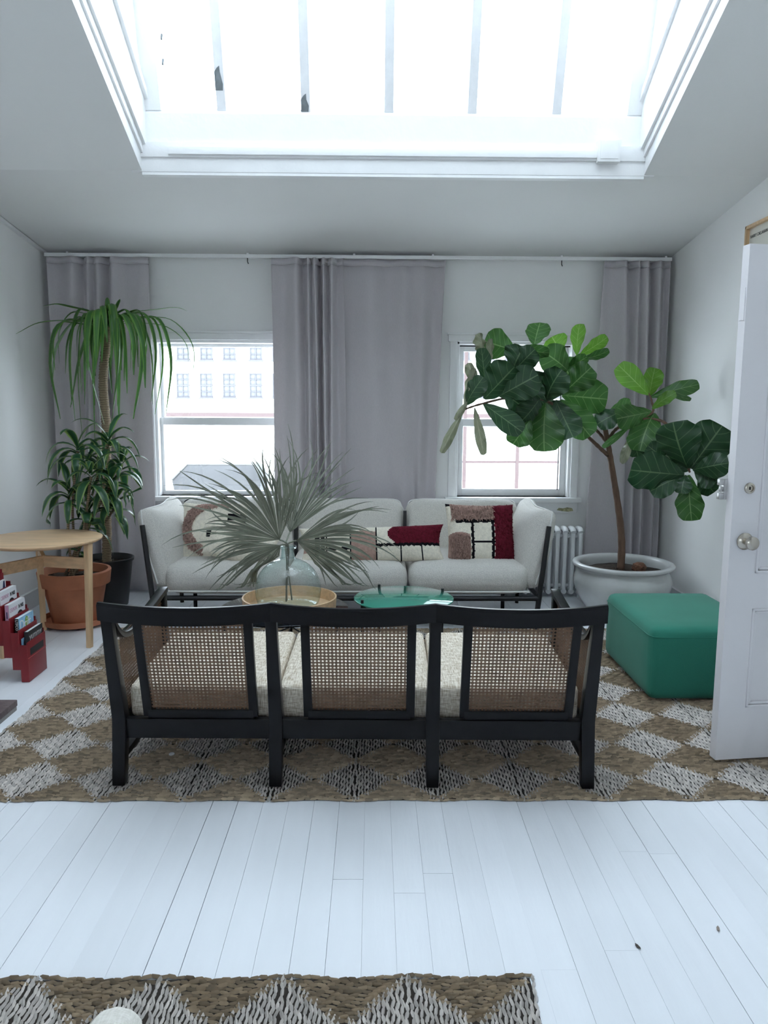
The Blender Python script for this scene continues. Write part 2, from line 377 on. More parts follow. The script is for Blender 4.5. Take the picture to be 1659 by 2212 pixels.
struct('wall_back', MB().box(XL-.2, BX0, YB-.2, YB, -.05, ZT+.1).box(BX1, XR+.2, YB-.2, YB, -.05, ZT+.1).box(BX0, BX1, YB-.2, YB, -.05, BZ0).box(BX0, BX1, YB-.2, YB, BZ1, ZT+.1), WALL, 'white wall behind the viewer')
wb = MB()
for k in range(5):
    xx = BX0+(BX1-BX0)*k/4; wb.box(xx-.03, xx+.03, YB-.13, YB-.05, BZ0, BZ1)
wb.box(BX0, BX1, YB-.13, YB-.05, BZ0, BZ0+.06).box(BX0, BX1, YB-.13, YB-.05, BZ1-.06, BZ1).box(BX0, BX1, YB-.12, YB-.06, 1.68, 1.72)
wb = struct('window_4', wb, TRIM, 'wide studio window behind the viewer')
for k in range(4):
    xx = BX0+(BX1-BX0)*k/4; MB().box(xx+.03, xx+(BX1-BX0)/4-.03, YB-.095, YB-.09, BZ0+.06, BZ1-.06).build('pane', PANE, wb)
# ---- ceiling with the skylight opening
SX0 = at(307, 374, YC).x; SX1 = at(1391, 380, YC).x; SYB = 2.1
def c2(y): return ZC+S2*(YC-y)
ce = MB(); th = 0.12
ce.hexa([(XL-.2, YC, ZC), (XR+.2, YC, ZC), (XR+.2, YF+.2, ceil1(YF+.2)), (XL-.2, YF+.2, ceil1(YF+.2)),
         (XL-.2, YC, ZC+th), (XR+.2, YC, ZC+th), (XR+.2, YF+.2, ceil1(YF+.2)+th), (XL-.2, YF+.2, ceil1(YF+.2)+th)])
def slab(x0, x1, y0, y1):
    ce.hexa([(x0, y0, c2(y0)), (x1, y0, c2(y0)), (x1, y1, c2(y1)), (x0, y1, c2(y1)), (x0, y0, c2(y0)+th), (x1, y0, c2(y0)+th), (x1, y1, c2(y1)+th), (x0, y1, c2(y1)+th)])
slab(XL-.2, SX0, YT, YC); slab(SX1, XR+.2, YT, YC); slab(SX0, SX1, YT, SYB)
ce.box(XL-.2, XR+.2, YB-.2, YT, ZT, ZT+th)
struct('ceiling', ce, CEIL, 'pale sloping ceiling around the skylight')
# baseboards
struct('baseboard_right', MB().box(XR-.018, XR, 3.3, YF, 0, .11).box(XR-.024, XR, 3.3, YF, .11, .125), TRIM, 'white baseboard along the right wall')
struct('baseboard_left', MB().box(XL, XL+.018, 3.75, YF, 0, .11).box(XL, XL+.024, 3.75, YF, .11, .125), TRIM, 'white baseboard along the left wall')
struct('baseboard_far', MB().box(XL+.03, XR-.03, YF-.018, YF, 0, .11), TRIM, 'white baseboard under the windows')
# slim cornice strip on the left wall
struct('trim_1', MB().beam((XL+.012, YC, ZC-.015), (XL+.012, YF, ZF-.015), .024, .02), TRIM, 'thin white cable strip along the top of the left wall')

# ---- skylight (window_3)
sky = MB()
GX0, GX1 = at(343, 240, YC).x, at(1360, 246, YC).x
YG = YC+.05; dg = ray(841, 244); ZG = CAM.z+dg.z/dg.y*YG           # foot of the glazing
aG = math.radians(72.5); GL = 1.75
def gp(x, s, out=0.0):        # point on the glazing plane, s metres up, out = outward
    return Vector((x, YG-s*math.cos(aG)+out*math.sin(aG), ZG+s*math.sin(aG)+out*math.cos(aG)))
IX0, IX1 = SX0+.03, SX1-.03       # inner faces of the cheeks
YR, ZR = gp(0, GL).y, gp(0, GL).z    # ridge
lid = lambda y: ZR-(YR-y)*0.32
# front curb
sky.box(SX0, SX1, YC, YC+.05, ZC-.02, ZG-.03)
sky.hexa([(SX0, YC, ZG-.05), (SX1, YC, ZG-.05), (SX1, YC+.14, ZG-.05), (SX0, YC+.14, ZG-.05), (SX0, YC+.012, ZG), (SX1, YC+.012, ZG), (SX1, YC+.14, ZG+.02), (SX0, YC+.14, ZG+.02)])
# cheeks
for xa, xb in ((IX0-.12, IX0), (IX1, IX1+.12)):
    p = [(YC+.14, ZC+.13), (YC+.14, ZG), (YR+.09, ZR+.05), (SYB, lid(SYB)+.05), (SYB, c2(SYB)+.13), (YC, ZC+.13)]
    sky.prism(p, 'x', xa, xb)
w3 = struct('window_3', sky, TRIM, 'large white framed skylight with five glazing bars over the sofas')
def lp(x, y, o=0.0): return Vector((x, y, lid(y)+o))
MB().box(SX0, SX1, SYB-.1, SYB, c2(SYB), lid(SYB)+.05).build('back_curb', TRIM, w3)
MB().hexa([lp(SX0, YR-.04, -.05), lp(SX1, YR-.04, -.05), lp(SX1, YR+.05, -.05), lp(SX0, YR+.05, -.05), lp(SX0, YR-.04, .04), lp(SX1, YR-.04, .04), lp(SX1, YR+.05, .04), lp(SX0, YR+.05, .04)]).build('ridge_bar', TRIM, w3)
# stepped reveal around the opening: two faces set back one behind the other
def reveal(name, inn, za, zb):
    m = MB()
    for x0, x1 in ((SX0-.008, SX0+inn), (SX1-inn, SX1+.008)):
        m.hexa([(x0, SYB, c2(SYB)+za), (x1, SYB, c2(SYB)+za), (x1, YC+.03, ZC+za), (x0, YC+.03, ZC+za), (x0, SYB, c2(SYB)+zb), (x1, SYB, c2(SYB)+zb), (x1, YC+.03, ZC+zb), (x0, YC+.03, ZC+zb)])
    m.box(SX0-.06, SX1+.06, YC-inn-.002, YC+.05, ZC+za, ZC+zb+.002); m.build(name, TRIM, w3, bevel=.003)
reveal('casing', 0.001, -.004, .072)
reveal('casing_step', 0.014, .072, .15)
for xx, pa, pb in ((IX0, (325, 250), (247, 2)), (IX1, (1374, 256), (1466, 2))):     # thin ledge on each cheek
    p, q = atx(pa[0], pa[1], xx), atx(pb[0], pb[1], xx); q = p+(q-p)*2.2; sg = 1 if xx == IX0 else -1
    MB().beam(p+Vector((sg*.01, 0, 0)), q+Vector((sg*.01, 0, 0)), .022, .035).build('cheek_ledge', TRIM, w3)
m = MB()      # slim sloping fillets along the cheeks at the glass
for x0, x1 in ((IX0, GX0+.012), (GX1-.012, IX1)):
    a, b = gp(0, -.0), gp(0, GL)
    m.hexa([gp(x0, 0, -.05), gp(x1, 0, -.05), gp(x1, 0, .02), gp(x0, 0, .02), gp(x0, GL, -.05), gp(x1, GL, -.05), gp(x1, GL, .02), gp(x0, GL, .02)])
m.build('side_fillet', TRIM, w3)
bars = [at(px, 242, YG).x for px in (482, 662, 840, 1018, 1199)]
BARM = mat('bar_paint', (0.82, 0.82, 0.83), 0.5, var=0.05, vscale=10, bump=.2, bscale=40)
BARE = mat('bare_steel', (0.16, 0.18, 0.19), 0.6, var=.3, vscale=20)
for k, bx in enumerate(bars):
    w = .0255
    m = MB().hexa([gp(bx-w, 0, -.045), gp(bx+w, 0, -.045), gp(bx+w, 0, .03), gp(bx-w, 0, .03), gp(bx-w, GL, -.045), gp(bx+w, GL, -.045), gp(bx+w, GL, .03), gp(bx-w, GL, .03)])
    b = m.build('glazing_bar', BARM, w3, bevel=.003)
    if k < 2:
        h0, h1 = ((.10, .22), (.0, .09))[k]
        f = MB(); pts = [(-w*1.02, h0), (w*.6, h0), (w*.7, h0+.03), (w*.2, h1-.03), (w*.15, h1), (-w*.4, h1-.01), (-w*1.02, h1-.03)]
        f.add([gp(bx+p, q, -.0462) for p, q in pts]+[gp(bx+p, q, -.044) for p, q in pts], [list(range(7)), list(range(7, 14))[::-1]]); f.build('chipped_paint', BARE, b)
edges = [GX0-.05]+bars+[GX1+.05]
for a, b in zip(edges, edges[1:]):
    m = MB().hexa([gp(a, 0, 0), gp(b, 0, 0), gp(b, 0, .006), gp(a, 0, .006), gp(a, GL, 0), gp(b, GL, 0), gp(b, GL, .006), gp(a, GL, .006)])
    m.build('pane', PANE, w3)
for bx in bars:
    w = .021
    MB().hexa([lp(bx-w, SYB, -.05), lp(bx+w, SYB, -.05), lp(bx+w, YR, -.05), lp(bx-w, YR, -.05), lp(bx-w, SYB, .02), lp(bx+w, SYB, .02), lp(bx+w, YR, .02), lp(bx-w, YR, .02)]).build('glazing_bar', BARM, w3)
for a, b in zip(edges, edges[1:]):
    MB().hexa([lp(a, SYB, 0), lp(b, SYB, 0), lp(b, YR, 0), lp(a, YR, 0), lp(a, SYB, .006), lp(b, SYB, .006), lp(b, YR, .006), lp(a, YR, .006)]).build('pane', WIRED, w3)
for px, py in ((349, 78), (352, 132)):       # small hooks by the left edge of the glass
    c = at(px, py, YG-.12); MB().tube([(c.x, c.y, c.z), (c.x+.006, c.y-.02, c.z), (c.x+.006, c.y-.03, c.z-.03)], .006, 6).build('hook', BARE, w3)
# trunking and junction box on the curb
zt = at(700, 331, YC).z
tr = MB().box(at(365, 325, YC).x, at(1290, 335, YC).x, YC-.03, YC, zt-.02, zt+.02).build('cable_trunking', TRIM, None, bevel=.002)
tag(tr, 'long white cable trunking on the lower edge of the skylight', 'trunking')
jx = at(1311, 331, YC); jb = thing('junction_box', 'white square junction box at the right end of the skylight trunking', 'junction box', (jx.x, YC-.02, jx.z-.06))
MB().box(jx.x-.062, jx.x+.062, YC-.05, YC-.0, jx.z-.06, jx.z+.06).build('body', TRIM, jb, bevel=.004)
MB().box(jx.x-.05, jx.x+.05, YC-.054, YC-.05, jx.z-.045, jx.z+.055).build('lid', TRIM, jb, bevel=.002)

# ---- windows
def window(n, x0, x1, label, thick):
    z0, z1 = WZ0, WZ1
    m = MB(); c = .055
    m.box(x0-c, x0, YF-.022, YF+.02, z0-.02, z1+c); m.box(x1, x1+c, YF-.022, YF+.02, z0-.02, z1+c)
    m.box(x0-c-.015, x1+c+.015, YF-.03, YF+.02, z1, z1+.05); m.box(x0-c-.025, x1+c+.025, YF-.045, YF+.02, z1+.05, z1+.066)
    m.box(x0, x0+.02, YF, YF+.2, z0, z1); m.box(x1-.02, x1, YF, YF+.2, z0, z1); m.box(x0, x1, YF, YF+.2, z1-.02, z1)
    w = struct('window_%d' % n, m, TRIM, label, bevel=.003)
    MB().box(x0-.08, x1+.08, YF-.07, YF+.2, z0-.035, z0).build('sill', TRIM, w, bevel=.004)
    MB().box(x0-.06, x1+.06, YF-.025, YF, z0-.12, z0-.035).build('apron', TRIM, w, bevel=.003)
    zm = at(980, 913, YF+.1).z
    def sash(nm, y, za, zb, st, top, bot):
        s = MB(); s.box(x0+.02, x0+.02+st, y, y+.035, za, zb); s.box(x1-.02-st, x1-.02, y, y+.035, za, zb)
        s.box(x0+.02+st, x1-.02-st, y, y+.035, zb-top, zb); s.box(x0+.02+st, x1-.02-st, y, y+.035, za, za+bot)
        o = s.build(nm, TRIM, w, bevel=.002)
        MB().box(x0+.02+st, x1-.02-st, y+.014, y+.019, za+bot, zb-top).build('pane', PANE, o)
        return o
    sash('upper_sash', YF+.12, zm-.03, z1-.02, thick, thick, .055)
    sash('lower_sash', YF+.075, z0, zm+.03, thick, .055, thick+.01)
    return w
window(1, *WIN1, 'left sash window with a covered grill outside', .022)
w2 = window(2, *WIN2, 'right sash window behind the fiddle-leaf fig', .045)
# narrow storm frame lines of the right window
x0, x1 = WIN2
s = MB(); s.box(x0+.012, x0+.024, YF+.05, YF+.07, WZ0+.02, WZ1-.01); s.box(x1-.085, x1-.078, YF+.06, YF+.072, WZ0+.05, WZ1-.03); s.box(x0+.02, x1-.02, YF+.06, YF+.07, WZ1-.032, WZ1-.022)
s.build('dark_gasket', BLACKM, w2)
CHIP = mat('old_paint', (.36, .34, .20), .9, var=.5, vscale=60, bump=.4, bscale=90)
ch = MB(); cz = WZ0-.10
P_ = [(x1-.10, cz), (x1-.085, cz+.018), (x1-.05, cz+.014), (x1-.02, cz+.022), (x1+.02, cz+.016), (x1+.03, cz-.006), (x1-.01, cz-.012), (x1-.06, cz-.008)]
ch.add([(a, YF-.0262, b) for a, b in P_]+[(a, YF-.024, b) for a, b in P_], [list(range(8)), list(range(15, 7, -1))]+[(i, i+8, (i+1) % 8+8, (i+1) % 8) for i in range(8)]); ch.build('chipped_paint', CHIP, w2)

# ---- curtain rail
zr = ZF-.03
rail = thing('curtain_rail', 'long white curtain rail along the top of the far wall', 'curtain rail', (0, YF-.1, zr))
MB().box(XL+.03, XR-.03, YF-.115, YF-.085, zr-.014, zr+.012).build('track', TRIM, rail, bevel=.003)
for px in (146, 535, 765, 935, 1213, 1438):
    c = at(px, 562, YF-.1).x
    MB().box(c-.008, c+.008, YF-.105, YF-.0, zr+.012, zr+.024).build('bracket', TRIM, rail)
for px in (535, 1213):
    c = at(px, 575, YF-.1)
    MB().tube([(c.x, YF-.1, zr-.014), (c.x, YF-.1, zr-.04), (c.x+.006, YF-.1, zr-.055)], .0035, 6).build('hook', BLACKM, rail)

# ---- curtains: folds given as columns at top and bottom
def curtain(label, tops, bots, ytop=560, ybot=1250, yc=5.885, amp=.03, z1=None, z0=.02):
    """tops/bots: pixel columns of crests and troughs (alternating, first is crest)."""
    z1 = z1 or zr-.03
    n = len(tops); nz = 26; ns = 8; rows = []
    for iz in range(nz+1):
        t = iz/nz; z = z1+(z0-z1)*t; P = []
        for k in range(n):
            tt = min(1, max(0, t+0.05*math.sin(k*1.7+t*3)))
            xt, xb = at(tops[k], ytop, yc).x, at(bots[k], ybot, yc).x
            x = xt+(xb-xt)*(t**0.8)
            gap = min(abs(tops[k]-tops[max(0, k-1)]) or 99, abs(tops[min(n-1, k+1)]-tops[k]) or 99)
            a = amp*(0.85 if gap > 18 else 1.75)*(0.55+0.45*math.sin(k*2.3+1)**2)*(0.85+.3*math.sin(t*2.4+k))
            if k in (0, n-1): a *= .5
            P.append(Vector((x+.004*math.sin(5*t+k*2.1), yc+(-a if k % 2 == 0 else a), z)))
        rows.append(catmull(P, ns))
    w = len(rows[0]); m = MB()
    for r_ in rows: m.v += r_
    m.f = [[i*w+j, i*w+j+1, (i+1)*w+j+1, (i+1)*w+j] for i in range(nz) for j in range(w-1)]; m.mi = [0]*len(m.f)
    xm = sum(v.x for v in rows[-1])/w
    t = thing('curtain', label, 'curtain', (xm, yc, z0), 'grey floor-length curtains')
    o = m.build('panel', CURT, t, smooth=180, fix=False)
    md = o.modifiers.new('thickness', 'SOLIDIFY'); md.thickness = .003; md.offset = 0
    # heading tape and side hem
    h = MB(); top = [v+Vector((0, -.002, 0)) for v in rows[0]]; h.v += [v+Vector((0, 0, .012)) for v in top]+[v+Vector((0, -.003, -.035)) for v in top]
    h.f = [[j, j+1, w+j+1, w+j] for j in range(w-1)]; h.mi = [0]*len(h.f)
    ho = h.build('heading_tape', CURT, t, smooth=180, fix=False); md = ho.modifiers.new('thickness', 'SOLIDIFY'); md.thickness = .004; md.offset = 0
    return t
curtain('grey curtain hanging in the left corner behind the tall palm-like plant',
        [101, 125, 160, 176, 190, 202, 214, 230, 246, 270, 300, 322], [138, 152, 176, 192, 206, 218, 230, 246, 262, 288, 316, 338], ybot=1270)
curtain('grey curtain with tight pleats beside the left window',
        [586, 612, 642, 652, 664, 672, 680, 690, 700, 707, 716, 728, 741], [597, 620, 648, 664, 676, 686, 692, 698, 704, 712, 720, 734, 752], yc=5.865)
curtain('wide grey curtain with soft folds hanging between the two windows',
        [736, 762, 800, 838, 868, 892, 915, 940, 964], [744, 772, 808, 846, 872, 892, 900, 916, 931], yc=5.905)
curtain('grey curtain hanging in the right corner behind the fiddle-leaf fig',
        [1305, 1325, 1350, 1362, 1378, 1386, 1398, 1410, 1424, 1437, 1447], [1257, 1296, 1336, 1346, 1358, 1366, 1376, 1388, 1400, 1409, 1416])

# ---- door leaf standing open (door_1)
DY = 2.96
pE = at(1546, 1630, DY); DX0 = pE.x; DW = XR-DX0-.02; da = math.radians(7)
dx, dy = Vector((math.cos(da), math.sin(da), 0)), Vector((-math.sin(da), math.cos(da), 0))
DZ0, DZ1 = .022, at(1604, 526, DY).z
def dp(u, v, z): return Vector((DX0, DY, 0))+dx*u+dy*v+Vector((0, 0, z))
def dbox(mb, u0, u1, v0, v1, z0, z1):
    return mb.hexa([dp(u0, v0, z0), dp(u1, v0, z0), dp(u1, v1, z0), dp(u0, v1, z0), dp(u0, v0, z1), dp(u1, v0, z1), dp(u1, v1, z1), dp(u0, v1, z1)])
DT = .044
door = MB()
pz = [(DZ0+.22, .655), (.80, DZ1-.13)]          # panel fields: lower, upper
pu = [(.115, DW/2-.055), (DW/2+.055, DW-.115)]
dbox(door, 0, .115, 0, DT, DZ0, DZ1); dbox(door, DW-.115, DW, 0, DT, DZ0, DZ1); dbox(door, DW/2-.055, DW/2+.055, 0, DT, DZ0, DZ1)
for u0, u1 in pu:
    dbox(door, u0, u1, 0, DT, DZ0, pz[0][0]); dbox(door, u0, u1, 0, DT, pz[0][1], pz[1][0]); dbox(door, u0, u1, 0, DT, pz[1][1], DZ1)
dr = struct('door_1', door, DOORP, 'white panelled door standing open at the right edge')
for u0, u1 in pu:
    for z0, z1 in pz:
        o = dbox(MB(), u0+.018, u1-.018, .012, DT-.012, z0+.018, z1-.018).build('panel', DOORP, dr)
        mo = MB()
        for a, d in ((0, .004), (.012, .0)):
            w = .010
            for (ua, ub, za, zb) in ((u0+a, u0+a+w, z0+a, z1-a), (u1-a-w, u1-a, z0+a, z1-a), (u0+a, u1-a, z0+a, z0+a+w), (u0+a, u1-a, z1-a-w, z1-a)): dbox(mo, ua, ub, d if a else -.005, DT-.003, za, zb)
        mo.build('moulding', DOORP, o, bevel=.002)
kn = at(1606, 1170, DY); kz = kn.z; ku = .062
k = MB(); prof = [(.034, 0), (.034, .004), (.028, .010), (.013, .014), (.012, .030), (.022, .036), (.027, .046), (.026, .056), (.018, .062), (.0, .063)]
k.lathe(prof, (0, 0, 0), 28); place(k, frame(dp(ku, 0, kz), dx, Vector((0, 0, 1)), -dy)); k.build('knob', METAL, dr, smooth=40)
k = MB().lathe([(.022, 0), (.021, .006), (.015, .010), (.013, .010), (.012, .004), (0, .004)], (0, 0, 0), 24); place(k, frame(dp(ku+.004, 0, at(1606, 1055, DY).z), dx, Vector((0, 0, 1)), -dy))
db = k.build('deadbolt', METAL, dr, smooth=40)
kz2 = at(1606, 1055, DY).z; dbox(MB(), ku+.002, ku+.006, -.0075, -.003, kz2-.006, kz2+.006).build('keyhole', INK, db)
lz = at(1553, 1055, DY+.08).z
l = MB(); dbox(l, -.012, .075, DT, DT+.028, lz-.04, lz+.04); dbox(l, -.03, -.012, DT+.002, DT+.024, lz-.04, lz-.016); dbox(l, -.03, -.012, DT+.002, DT+.024, lz+.016, lz+.04); dbox(l, -.024, -.012, DT+.006, DT+.02, lz-.01, lz+.01)
l.build('rim_latch', CHROME, dr, bevel=.002)
dbox(MB(), -.002, .0, .008, .036, 1.78, 1.90).build('strike_plate', DOORP, dr)
dbox(MB(), .02, .115, -.0015, 0, kz+.07, kz+.075).build('paint_ridge', DOORP, dr)

# ---- brick hearth at the left edge
HZ = .045
hx1 = -1.70; hy1 = 3.54; hy0 = 2.3
he = struct('hearth', MB().box(XL, hx1-.004, hy0, hy1-.004, 0, HZ-.006), MORTAR, 'dark brick hearth corner at the left edge')
bl, bw = .200, .095
bm_ = MB().box(-bl/2, bl/2, -bw/2, bw/2, 0, .030); bo = None
def brick(x, y, rz):
    global bo
    if bo is None: o = bm_.build('brick', BRICKM, he, bevel=.004); bo = o
    else: o = bpy.data.objects.new('brick', bo.data); COL.objects.link(o); o.parent = he
    o.location = (x, y, HZ-.026+R.uniform(-.002, .003)); o.rotation_euler = (0, 0, rz)
y = hy1-bl/2
while y > hy0: brick(hx1-bw/2, y, PI/2); y -= bl+.012
row = 0; y = hy1-bw/2
while y > hy0:
    x = hx1-bw-.012-bl/2
    if row % 2:
        hb = MB().box(-bl/4+.003, bl/4-.003, -bw/2, bw/2, 0, .030).build('brick', BRICKM, he, bevel=.004); hb.location = (x+bl/4, y, HZ-.026); x -= bl/2+.012
    while x > XL+.02+bl/2: brick(x, y, 0); x -= bl+.012
    y -= bw+.012; row += 1

# ================================================================== RUGS (braided squares)
PITCH = .315
def tile_mesh(seed, names=('rug_square',)):
    rr = random.Random(seed); m = MB(); h = PITCH/2; step = .0116; n = int(h/step)
    for k in range(n):
        d = h-step*(k+.5)
        for side in range(4):
            L = 2*d; cnt = max(1, round(L/.0235)); ph = rr.random()*.5
            for i in range(cnt+1):
                s = -d+L*(i+ph-.25)/cnt
                if abs(s) > d+.004: continue
                ln = .0178*rr.uniform(.85, 1.2); w = .0045*rr.uniform(.9, 1.2); a = (.20 if i % 2 else -.16)+rr.uniform(-.10, .10); ht = rr.uniform(.006, .0105); z0 = .003
                off = -d+rr.uniform(-.0012, .0012); ca, sa = math.cos(a), math.sin(a)
                loc = [(-ln, 0, z0), (-ln*.3, -w, z0), (ln*.4, -w, z0), (ln, 0, z0+.002), (ln*.3, w, z0), (-ln*.4, w, z0), (-ln*.45, 0, z0+ht), (ln*.5, 0, z0+ht*.9)]
                P = []
                for x, y, z in loc:
                    X, Y = s+x*ca-y*sa, off+x*sa+y*ca
                    if k == 0: Y += .006*math.cos(PI*X/h)-.003
                    P.append([(X, Y, z), (-Y, X, z), (-X, -Y, z), (Y, -X, z)][side])
                m.add(P, [(0, 1, 6), (1, 2, 7, 6), (2, 3, 7), (3, 4, 7), (4, 5, 6, 7), (5, 0, 6)], 1 if side % 2 else 0)
    o = m.build('rug_square', [TAN, PALE], None, fix=False, smooth=60); me = o.data
    bpy.data.objects.remove(o); return me
TILES = [tile_mesh(k) for k in range(3)]
def rug(label, x0, y0, nx, ny):
    t = thing('seagrass_rug', label, 'rug', (x0+nx*PITCH/2, y0+ny*PITCH/2, 0))
    MB().box(x0+.004, x0+nx*PITCH-.004, y0+.006, y0+ny*PITCH-.006, 0.0002, .0035).build('backing', RUGB, t)
    for i in range(nx):
        for j in range(ny):
            o = bpy.data.objects.new('rug_square', TILES[R.randrange(3)]); COL.objects.link(o); o.parent = t
            o.location = Vector((x0+(i+.5)*PITCH, y0+(j+.5)*PITCH, 0))-LOC[t]; o.rotation_euler = (0, 0, PI*R.randrange(2)+R.uniform(-.006, .006))
rug('large braided seagrass rug under the cane-backed sofa', -1.645, 2.675, 12, 7)
rug('smaller braided seagrass rug at the bottom edge of the photo', .406-5*PITCH, 1.785-2*PITCH, 5, 2)
t_ = bpy.data.objects['seagrass_rug.001'] if 'seagrass_rug.001' in bpy.data.objects else None
o = bpy.data.objects.new('rug_square', TILES[0]); COL.objects.link(o); o.parent = t_; o.location = Vector((.406-5.5*PITCH, 1.785-.5*PITCH+.02, 0))-LOC[t_]
RZ = .0125      # rug surface

# ================================================================== CANE-BACKED SOFA
CM = Matrix.Translation((-.075, 2.775, RZ)) @ Matrix.Rotation(math.radians(-.9), 4, 'Z')
cs = thing('cane_sofa', 'black lacquered three-seat sofa with cane back panels, seen from behind', 'sofa', CM.translation)
def cbuild(mb, name, m, parent=None, **k): return place(mb, CM).build(name, m, parent or cs, **k)
PU = (-.893, -.296, .302, .893)
def vback(z):       # rear face line of the back
    return .038-.0*(z)-.105*max(0, (z-.25)/.46) if z > .25 else .0+.038*(z/.25)
for i, u in enumerate(PU):
    m = MB(); zs = [0, .12, .25, .45, .60, .70]; w = [.024, .025, .026, .024, .021, .021]; dp_ = [.022, .024, .026, .022, .018, .016]
    for z, a, b in zip(zs, w, dp_):
        v = vback(z); m.v += [Vector((u-a, v-b, z)), Vector((u+a, v-b, z)), Vector((u+a, v+b, z)), Vector((u-a, v+b, z))]
    n = len(zs)
    for k in range(n-1):
        for j in range(4): m.f.append([k*4+j, k*4+(j+1) % 4, (k+1)*4+(j+1) % 4, (k+1)*4+j]); m.mi.append(0)
    m.f += [[3, 2, 1, 0], [(n-1)*4+j for j in range(4)]]; m.mi += [0, 0]
    cbuild(m, 'rear_leg', BLACKW, bevel=.004)
    zf = .60 if i in (0, 3) else .20
    fm = MB().hexa([(u-.019, .60, 0), (u+.019, .60, 0), (u+.019, .64, 0), (u-.019, .64, 0), (u-.019, .60, zf), (u+.019, .60, zf), (u+.019, .64, zf), (u-.019, .64, zf)])
    cbuild(fm, 'front_leg', BLACKW, bevel=.003)
    cbuild(MB().box(u-.016, u+.016, .02, .61, .085, .112), 'runner', BLACKW, bevel=.003)
# rails
cbuild(MB().box(-.88, .88, .018, .05, .175, .252), 'rear_rail', BLACKW, bevel=.003)
cbuild(MB().box(-.88, .88, .60, .635, .165, .225), 'front_rail', BLACKW, bevel=.003)
for u in (PU[0], PU[3]): cbuild(MB().box(u-.014, u+.014, .05, .60, .175, .245), 'side_rail', BLACKW, bevel=.003)
for a, b in zip(PU, PU[1:]):
    for k in range(4):
        cbuild(MB().box(a+.06+k*.15, a+.09+k*.15, .05, .60, .205, .222), 'seat_slat', BLACKW)
# scalloped top rail, one bow for each bay
for a, b in zip(PU, PU[1:]):
    m = MB(); n = 14; e0 = -.028 if a == PU[0] else 0; e1 = .028 if b == PU[3] else 0
    for k in range(n+1):
        s = k/n; u = a+e0+(b+e1-a-e0)*s; q = 4*s*(1-s); z = .705; v = vback(.70)-.030*q; d = -.012*q
        for du, dz in ((-.016, -.040), (.014, -.040), (.016, .018), (.004, .026), (-.012, .026), (-.019, .016)): m.v.append(Vector((u, v+du, z+dz+d)))
    for k in range(n):
        for j in range(6): m.f.append([k*6+j, k*6+(j+1) % 6, (k+1)*6+(j+1) % 6, (k+1)*6+j]); m.mi.append(0)
    m.f += [list(range(6))[::-1], [n*6+j for j in range(6)]]; m.mi += [0, 0]
    cbuild(m, 'top_rail', BLACKW, smooth=35)
def cane(A, B, C, D, pitch=.0142, w=.0011, th=.0006):      # corners: bottom-left, bottom-right, top-right, top-left
    A, B, C, D = map(Vector, (A, B, C, D)); W = ((B-A).length+(C-D).length)/2; H = ((D-A).length+(C-B).length)/2
    nrm = (B-A).cross(D-A).normalized()
    def P(x, y, o=0.0):
        s, t = x/W, y/H; return A*(1-s)*(1-t)+B*s*(1-t)+C*s*t+D*(1-s)*t+nrm*o
    m = MB()
    def strand(x0, y0, x1, y1, o):
        dx_, dy_ = x1-x0, y1-y0; l = math.hypot(dx_, dy_)
        if l < .004: return
        nx, ny = -dy_/l*w, dx_/l*w
        m.hexa([P(x0-nx, y0-ny, o), P(x0+nx, y0+ny, o), P(x1+nx, y1+ny, o), P(x1-nx, y1-ny, o), P(x0-nx, y0-ny, o+th), P(x0+nx, y0+ny, o+th), P(x1+nx, y1+ny, o+th), P(x1-nx, y1-ny, o+th)])
    for k in range(1, int(W/pitch)+1):
        for d in (-.0015, .0015):
            if k*pitch+d < W: strand(k*pitch+d, 0, k*pitch+d, H, 0)
    for k in range(1, int(H/pitch)+1):
        for d in (-.0015, .0015):
            if k*pitch+d < H: strand(0, k*pitch+d, W, k*pitch+d, .0007)
    kmax = int((W+H)/pitch)+1
    for k in range(-kmax, kmax+1):
        c = (k+.5)*pitch                  # y = x - c
        x0, x1 = max(0, c), min(W, H+c)
        if x1 > x0: strand(x0, x0-c, x1, x1-c, .0014)
        x0, x1 = max(0, c-H), min(W, c)   # y = c - x
        if x1 > x0: strand(x0, c-x0, x1, c-x1, .0021)
    return m
BAYS = ((-.783, -.381), (-.173, .216), (.421, .817))
for a, b in BAYS:
    z0, z1 = .262, .70
    def vb(z): return vback(z)-.002
    def bar(u, z, hw, hz0=None): pass
    fr = MB()
    for u in (a, b):
        fr.hexa([(u-.0165, vb(z0)-.012, z0), (u+.0165, vb(z0)-.012, z0), (u+.0165, vb(z0)+.012, z0), (u-.0165, vb(z0)+.012, z0), (u-.0165, vb(z1)-.014, z1), (u+.0165, vb(z1)-.014, z1), (u+.0165, vb(z1)+.010, z1), (u-.0165, vb(z1)+.010, z1)])
    fr.hexa([(a, vb(.250)-.012, .248), (b, vb(.25)-.012, .248), (b, vb(.25)+.012, .248), (a, vb(.25)+.012, .248), (a, vb(.292)-.012, .290), (b, vb(.292)-.012, .290), (b, vb(.292)+.012, .290), (a, vb(.292)+.012, .290)])
    p = cbuild(fr, 'back_panel_frame', BLACKW, bevel=.002)
    cbuild(cane((a+.012, vb(.288), .288), (b-.012, vb(.288), .288), (b-.012, vb(.685)-.012, .685), (a+.012, vb(.685)-.012, .685)), 'cane_webbing', CANE, p)
